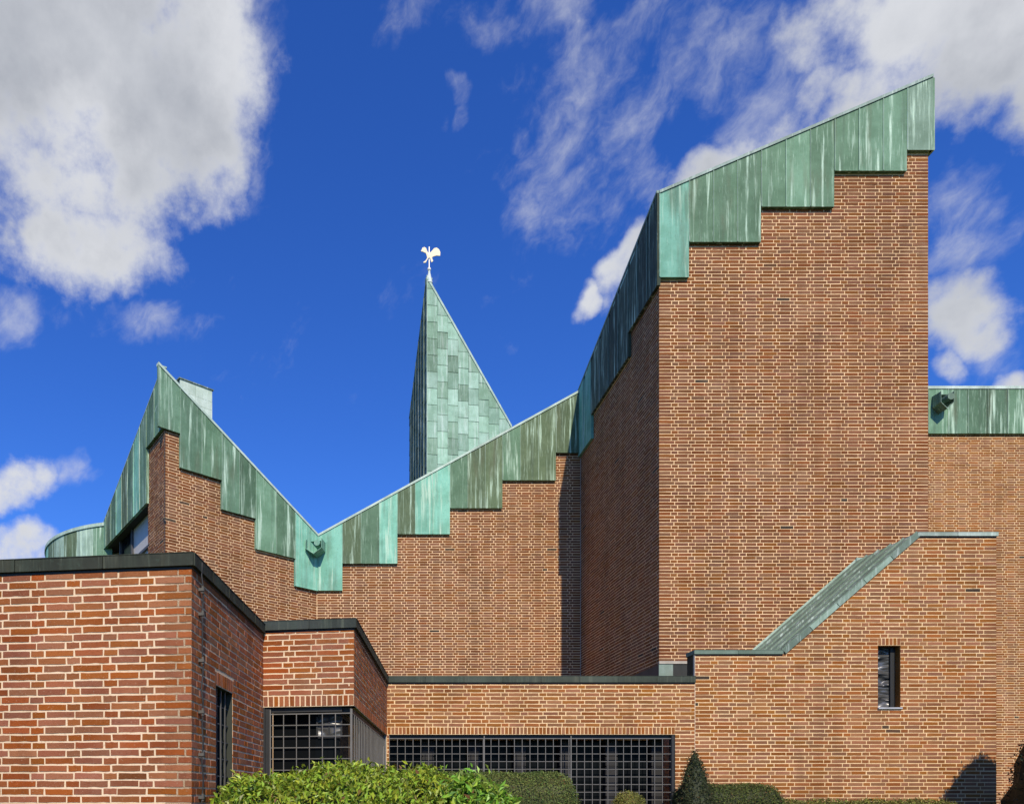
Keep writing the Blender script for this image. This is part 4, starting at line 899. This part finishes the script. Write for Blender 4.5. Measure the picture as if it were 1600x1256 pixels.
def mound(x0, x1, y0, y1, crest, ys, bulge, front_round=0.35):
    """hedge surface: crest(x) gives the ridge height; returns a sampler of (point, normal)"""
    def height(x, y):
        t = (y - ys) / ((y0 - ys) if y < ys else (y1 - ys)); e = min(1, max(0, t)); lump = 0.035 * math.sin(x * 7.1 + 1.3 * y) + 0.03 * math.sin(x * 13.7 - y * 5.0) + 0.02 * math.sin(y * 17 + x * 3)
        return crest(x) - bulge * e ** 2.2 + lump
    def sampler(r):
        if r.random() < 0.8:
            x = r.uniform(x0, x1); y = r.uniform(y0, y1); z = height(x, y); h = 0.02
            n = Vector((-(height(x + h, y) - z) / h, -(height(x, y + h) - z) / h, 1)).normalized()
            dep = 0.10 * r.random() ** 2
            return Vector((x, y, z)) - n * dep, n
        x = r.uniform(x0, x1); z = r.uniform(0.05, height(x, y0)); return Vector((x, y0 + 0.05 * math.sin(z * 9 + x * 8), z)), Vector((0, -1, 0.3)).normalized()
    return sampler, height
def core(root, x0, x1, y0, y1, height, drop, color, mat):
    g = Geo(); nx, ny = 24, 10; vs = []
    for j in range(ny + 1):
        for i in range(nx + 1):
            x = x0 + (x1 - x0) * i / nx; y = y0 + (y1 - y0) * j / ny; vs.append((x, y, max(0.1, height(x, y) - drop)))
    g.add(vs, [(j * (nx + 1) + i, j * (nx + 1) + i + 1, (j + 1) * (nx + 1) + i + 1, (j + 1) * (nx + 1) + i) for j in range(ny) for i in range(nx)])
    e = [i for i in range(nx + 1)]; b = len(g.v)
    g.add([vs[i] for i in e] + [(vs[i][0], vs[i][1], 0.0) for i in e], [(i, nx + 1 + i, nx + 2 + i, i + 1) for i in range(nx)])
    g.build('branches', mat, root, color)
# laurel hedge in front of bay and annex
hx = lambda u, Y: (u - U0) / F * Y; hz = lambda v, Y: EYE + (V0 - v) / F * Y
Yh = 6.9
crest_pts = [(hx(u, Yh), hz(v, Yh)) for u, v in ((270, 1258), (335, 1240), (395, 1218), (450, 1211), (520, 1204), (555, 1197), (610, 1204), (680, 1213), (720, 1222), (770, 1244), (810, 1275))]
crest = lambda x: interp(crest_pts, x)
sam, hgt = mound(-1.2, hx(775, Yh), 5.45, 7.7, crest, 7.0, 0.50)
def sam2(r):
    while True:
        p, n = sam(r)
        if (Vector((p.x, p.y)) - wAs.p).dot(wAs.n) > 0.05 or (p.y < 5.78 and p.x > -1.25): return p, n
laurel = thing('laurel_hedge', (0.0, 6.8, 0), 'bushy bright green laurel hedge in front of the bay window and annex', 'hedge')
stems(laurel, [(x, 6.9, 1.7) for x in (-0.7, -0.3, 0.1, 0.5, 0.9)], 16, 0.3, 5, 1.6)
core(laurel, hx(345, 6.5), hx(760, Yh), 6.1, 7.5, hgt, 0.16, (0.035, 0.05, 0.012, 1), MN)
foliage(laurel, sam2, 19000, 0.061, 0.026, ML, (0.32, 0.40, 0.036, 1), 11, 0.035, singles=300)
# brighter laurel shrub to the right of it
shrub = thing('laurel_shrub', (1.15, 5.9, 0), 'fresh green laurel shrub at the right end of the laurel hedge', 'shrub')
cp2 = [(hx(u, 5.9), hz(v, 5.9)) for u, v in ((690, 1262), (715, 1228), (740, 1216), (765, 1224), (795, 1246), (815, 1275))]
sam, hgt = mound(hx(695, 5.9), hx(812, 5.9), 5.5, 6.3, lambda x: interp(cp2, x), 5.95, 0.25)
core(shrub, hx(715, 5.9), hx(795, 5.9), 5.65, 6.2, hgt, 0.12, (0.035, 0.06, 0.012, 1), MN)
stems(shrub, [(1.1, 5.9, 1.5)], 5, 0.15, 6, 1.5)
foliage(shrub, sam, 2600, 0.07, 0.026, ML, (0.25, 0.40, 0.04, 1), 12, 0.04, singles=60)
# clipped hedge
def clipped(name, loc, label, cat, x0, x1, y0, y1, ztop, rnd, n, size, color, seed, lump=0.012, group=None):
    root = thing(name, loc, label, cat, group)
    hw = (y1 - y0) / 2; yc_ = (y0 + y1) / 2
    def surf(x, t):                                    # t: 0 front foot .. 1 back foot around a rounded cross section
        e = 1.0
        dx = min(x - x0, x1 - x); rx = rnd * 1.2
        if dx < rx: e = math.sqrt(max(0.0, 1 - (1 - dx / rx) ** 2.4))
        a = math.pi * t; cx_, sz_ = -math.cos(a), math.sin(a); k_ = 3.2
        q = (abs(cx_) ** k_ + abs(sz_) ** k_) ** (-1 / k_)
        y = yc_ + hw * cx_ * q * (0.55 + 0.45 * e); zl_ = ztop - rnd * 2.2; z = zl_ + rnd * 2.2 * sz_ * q * e if sz_ * q > 0 else zl_
        return Vector((x, y, z + lump * math.sin(x * 9 + y * 4)))
    def sampler(r):
        if r.random() < 0.82:
            x = r.uniform(x0, x1); t = r.uniform(0.0, 0.8); p = surf(x, t); h = 0.01
            n_ = (surf(min(x1, x + h), t) - surf(max(x0, x - h), t)).cross(surf(x, t + h) - surf(x, t - h)); n_ = n_.normalized() if n_.length > 1e-9 else Vector((0, 0, 1))
            if n_.z < -0.1 and t < 0.5: n_ = -n_
            return p, n_ if n_.z > -0.3 else -n_
        x = r.uniform(x0, x1); return Vector((x, y0, r.uniform(0.05, ztop - rnd * 2.2))), Vector((0, -1, 0))
    g = Geo(); nx, nt = 28, 14; vs = []
    for i in range(nx + 1):
        for j in range(nt + 1):
            p = surf(x0 + (x1 - x0) * i / nx, j / nt); c = Vector((p.x, yc_, ztop - rnd * 2.2)); vs.append(c.lerp(p, 0.93))
    g.add(vs, [(i * (nt + 1) + j, (i + 1) * (nt + 1) + j, (i + 1) * (nt + 1) + j + 1, i * (nt + 1) + j + 1) for i in range(nx) for j in range(nt)])
    g.box((x0 + 0.06, y0 + 0.05, 0.0), (x1 - 0.06, y1 - 0.05, ztop - rnd * 2.1)); g.build('branches', MN, root, tuple(q * 0.5 for q in color[:3]) + (1,))
    foliage(root, sampler, n, size, size * 0.55, MN, color, seed, size * 0.6); return root
Yb = 9.6
clipped('clipped_hedge', (2.3, Yb + .4, 0), 'dense dark green clipped hedge with a rounded end before the steel grid', 'hedge', hx(640, Yb), hx(910, Yb), Yb - 0.05, Yb + 0.95, hz(1208, Yb + 0.3), 0.22, 17000, 0.026, (0.165, 0.205, 0.050, 1), 21)
Yb = 11.25
clipped('low_hedge', (5.9, Yb + .3, 0), 'low clipped green hedge under the brick wall right of the small cone tree', 'hedge', hx(1066, Yb), hx(1226, Yb), Yb - 0.1, Yb + 0.55, hz(1226, Yb), 0.16, 8000, 0.028, (0.13, 0.15, 0.035, 1), 22)
clipped('ground_cover', (7.6, 11.6, 0), 'thin yellowish strip of low planting along the foot of the brick wall', 'hedge', hx(1200, 11.5), hx(1500, 11.5), 11.35, 11.85, hz(1252.5, 11.5), 0.10, 7000, 0.04, (0.24, 0.22, 0.05, 1), 23, 0.02)
# cone and ball
def round_plant(name, loc, label, cat, prof, n, size, color, seed, wob=0.04, mat=None, trunk_h=0.3, trunk_r=0.03, core_k=0.9):
    """prof: [(z, radius)] from bottom to top"""
    root = thing(name, loc, label, cat); x, y, _ = loc
    def rad_(z, a): return interp(prof, z) * (1 + wob * math.sin(a * 3 + z * 9) + wob * math.sin(a * 7 - z * 14))
    zs = [p[0] for p in prof]; tot = [(a + b) / 2 for a, b in zip([p[1] for p in prof], [p[1] for p in prof][1:])]
    def sampler(r):
        while True:
            z = r.uniform(zs[0], zs[-1]); 
            if r.random() * max(p[1] for p in prof) <= interp(prof, z) + 0.03: break
        a = r.uniform(0, 2 * math.pi) if r.random() < 0.35 else r.uniform(math.pi, 2 * math.pi); q = rad_(z, a) * (1 - 0.22 * r.random() ** 2); h = 0.02
        sl_ = (interp(prof, z + h) - interp(prof, z - h)) / (2 * h)
        return Vector((x + q * math.cos(a), y + q * math.sin(a), z)), Vector((math.cos(a), math.sin(a), max(-1.5, min(2.5, -sl_)))).normalized()
    g = Geo(); na = 18; nz = 14; vs = []
    for j in range(nz + 1):
        z = zs[0] + (zs[-1] - zs[0]) * j / nz
        vs += [(x + core_k * rad_(z, 2 * math.pi * i / na) * math.cos(2 * math.pi * i / na), y + core_k * rad_(z, 2 * math.pi * i / na) * math.sin(2 * math.pi * i / na), z - 0.03 * j / nz) for i in range(na)]
    g.add(vs, [(j * na + i, j * na + (i + 1) % na, (j + 1) * na + (i + 1) % na, (j + 1) * na + i) for j in range(nz) for i in range(na)]); g.build('branches', mat or MN, root, tuple(q * 0.45 for q in color[:3]) + (1,))
    g = Geo(); g.tube((x, y, 0), (x, y, zs[0] + trunk_h), trunk_r, trunk_r * 0.7, 8); g.build('trunk', MW, root, (0.09, 0.065, 0.045, 1))
    foliage(root, sampler, n, size, size * 0.5, mat or MN, color, seed, size * 0.5, name='crown'); return root
Yc_ = 11.2; zt_ = hz(1171, Yc_)
round_plant('cone_tree', (hx(1085, Yc_), Yc_, 0), 'small dark cone shaped conifer against the brick at the end of the grid', 'tree', [(0.15, 0.42), (0.5, 0.43), (1.3, 0.31), (1.5, 0.275), (zt_ - 0.35, 0.16), (zt_ - 0.1, 0.055), (zt_, 0.005)], 9000, 0.035, (0.060, 0.070, 0.026, 1), 31)
Yb = 9.0; zc_ = hz(1260, Yb); rb = 0.19
round_plant('ball_shrub', (hx(981, Yb), Yb, 0), 'small round yellowish clipped shrub in front of the steel grid', 'shrub', [(zc_ - rb, 0.03)] + [(zc_ - rb * math.cos(math.pi * i / 10), max(0.004, rb * math.sin(math.pi * i / 10))) for i in range(1, 11)], 3800, 0.022, (0.26, 0.24, 0.055, 1), 32)
round_plant('dark_conifer', (10.66, 10.1, 0), 'dark pointed conifer at the right edge of the view, shading the wall', 'tree', [(0.2, 1.1), (1.0, 1.28), (1.55, 1.24), (2.3, 1.05), (2.8, 0.86), (3.2, 0.66), (3.55, 0.43), (3.85, 0.19), (4.0, 0.01)], 60000, 0.045, (0.028, 0.038, 0.018, 1), 33, 0.02, trunk_h=0.5, trunk_r=0.12, core_k=0.985)
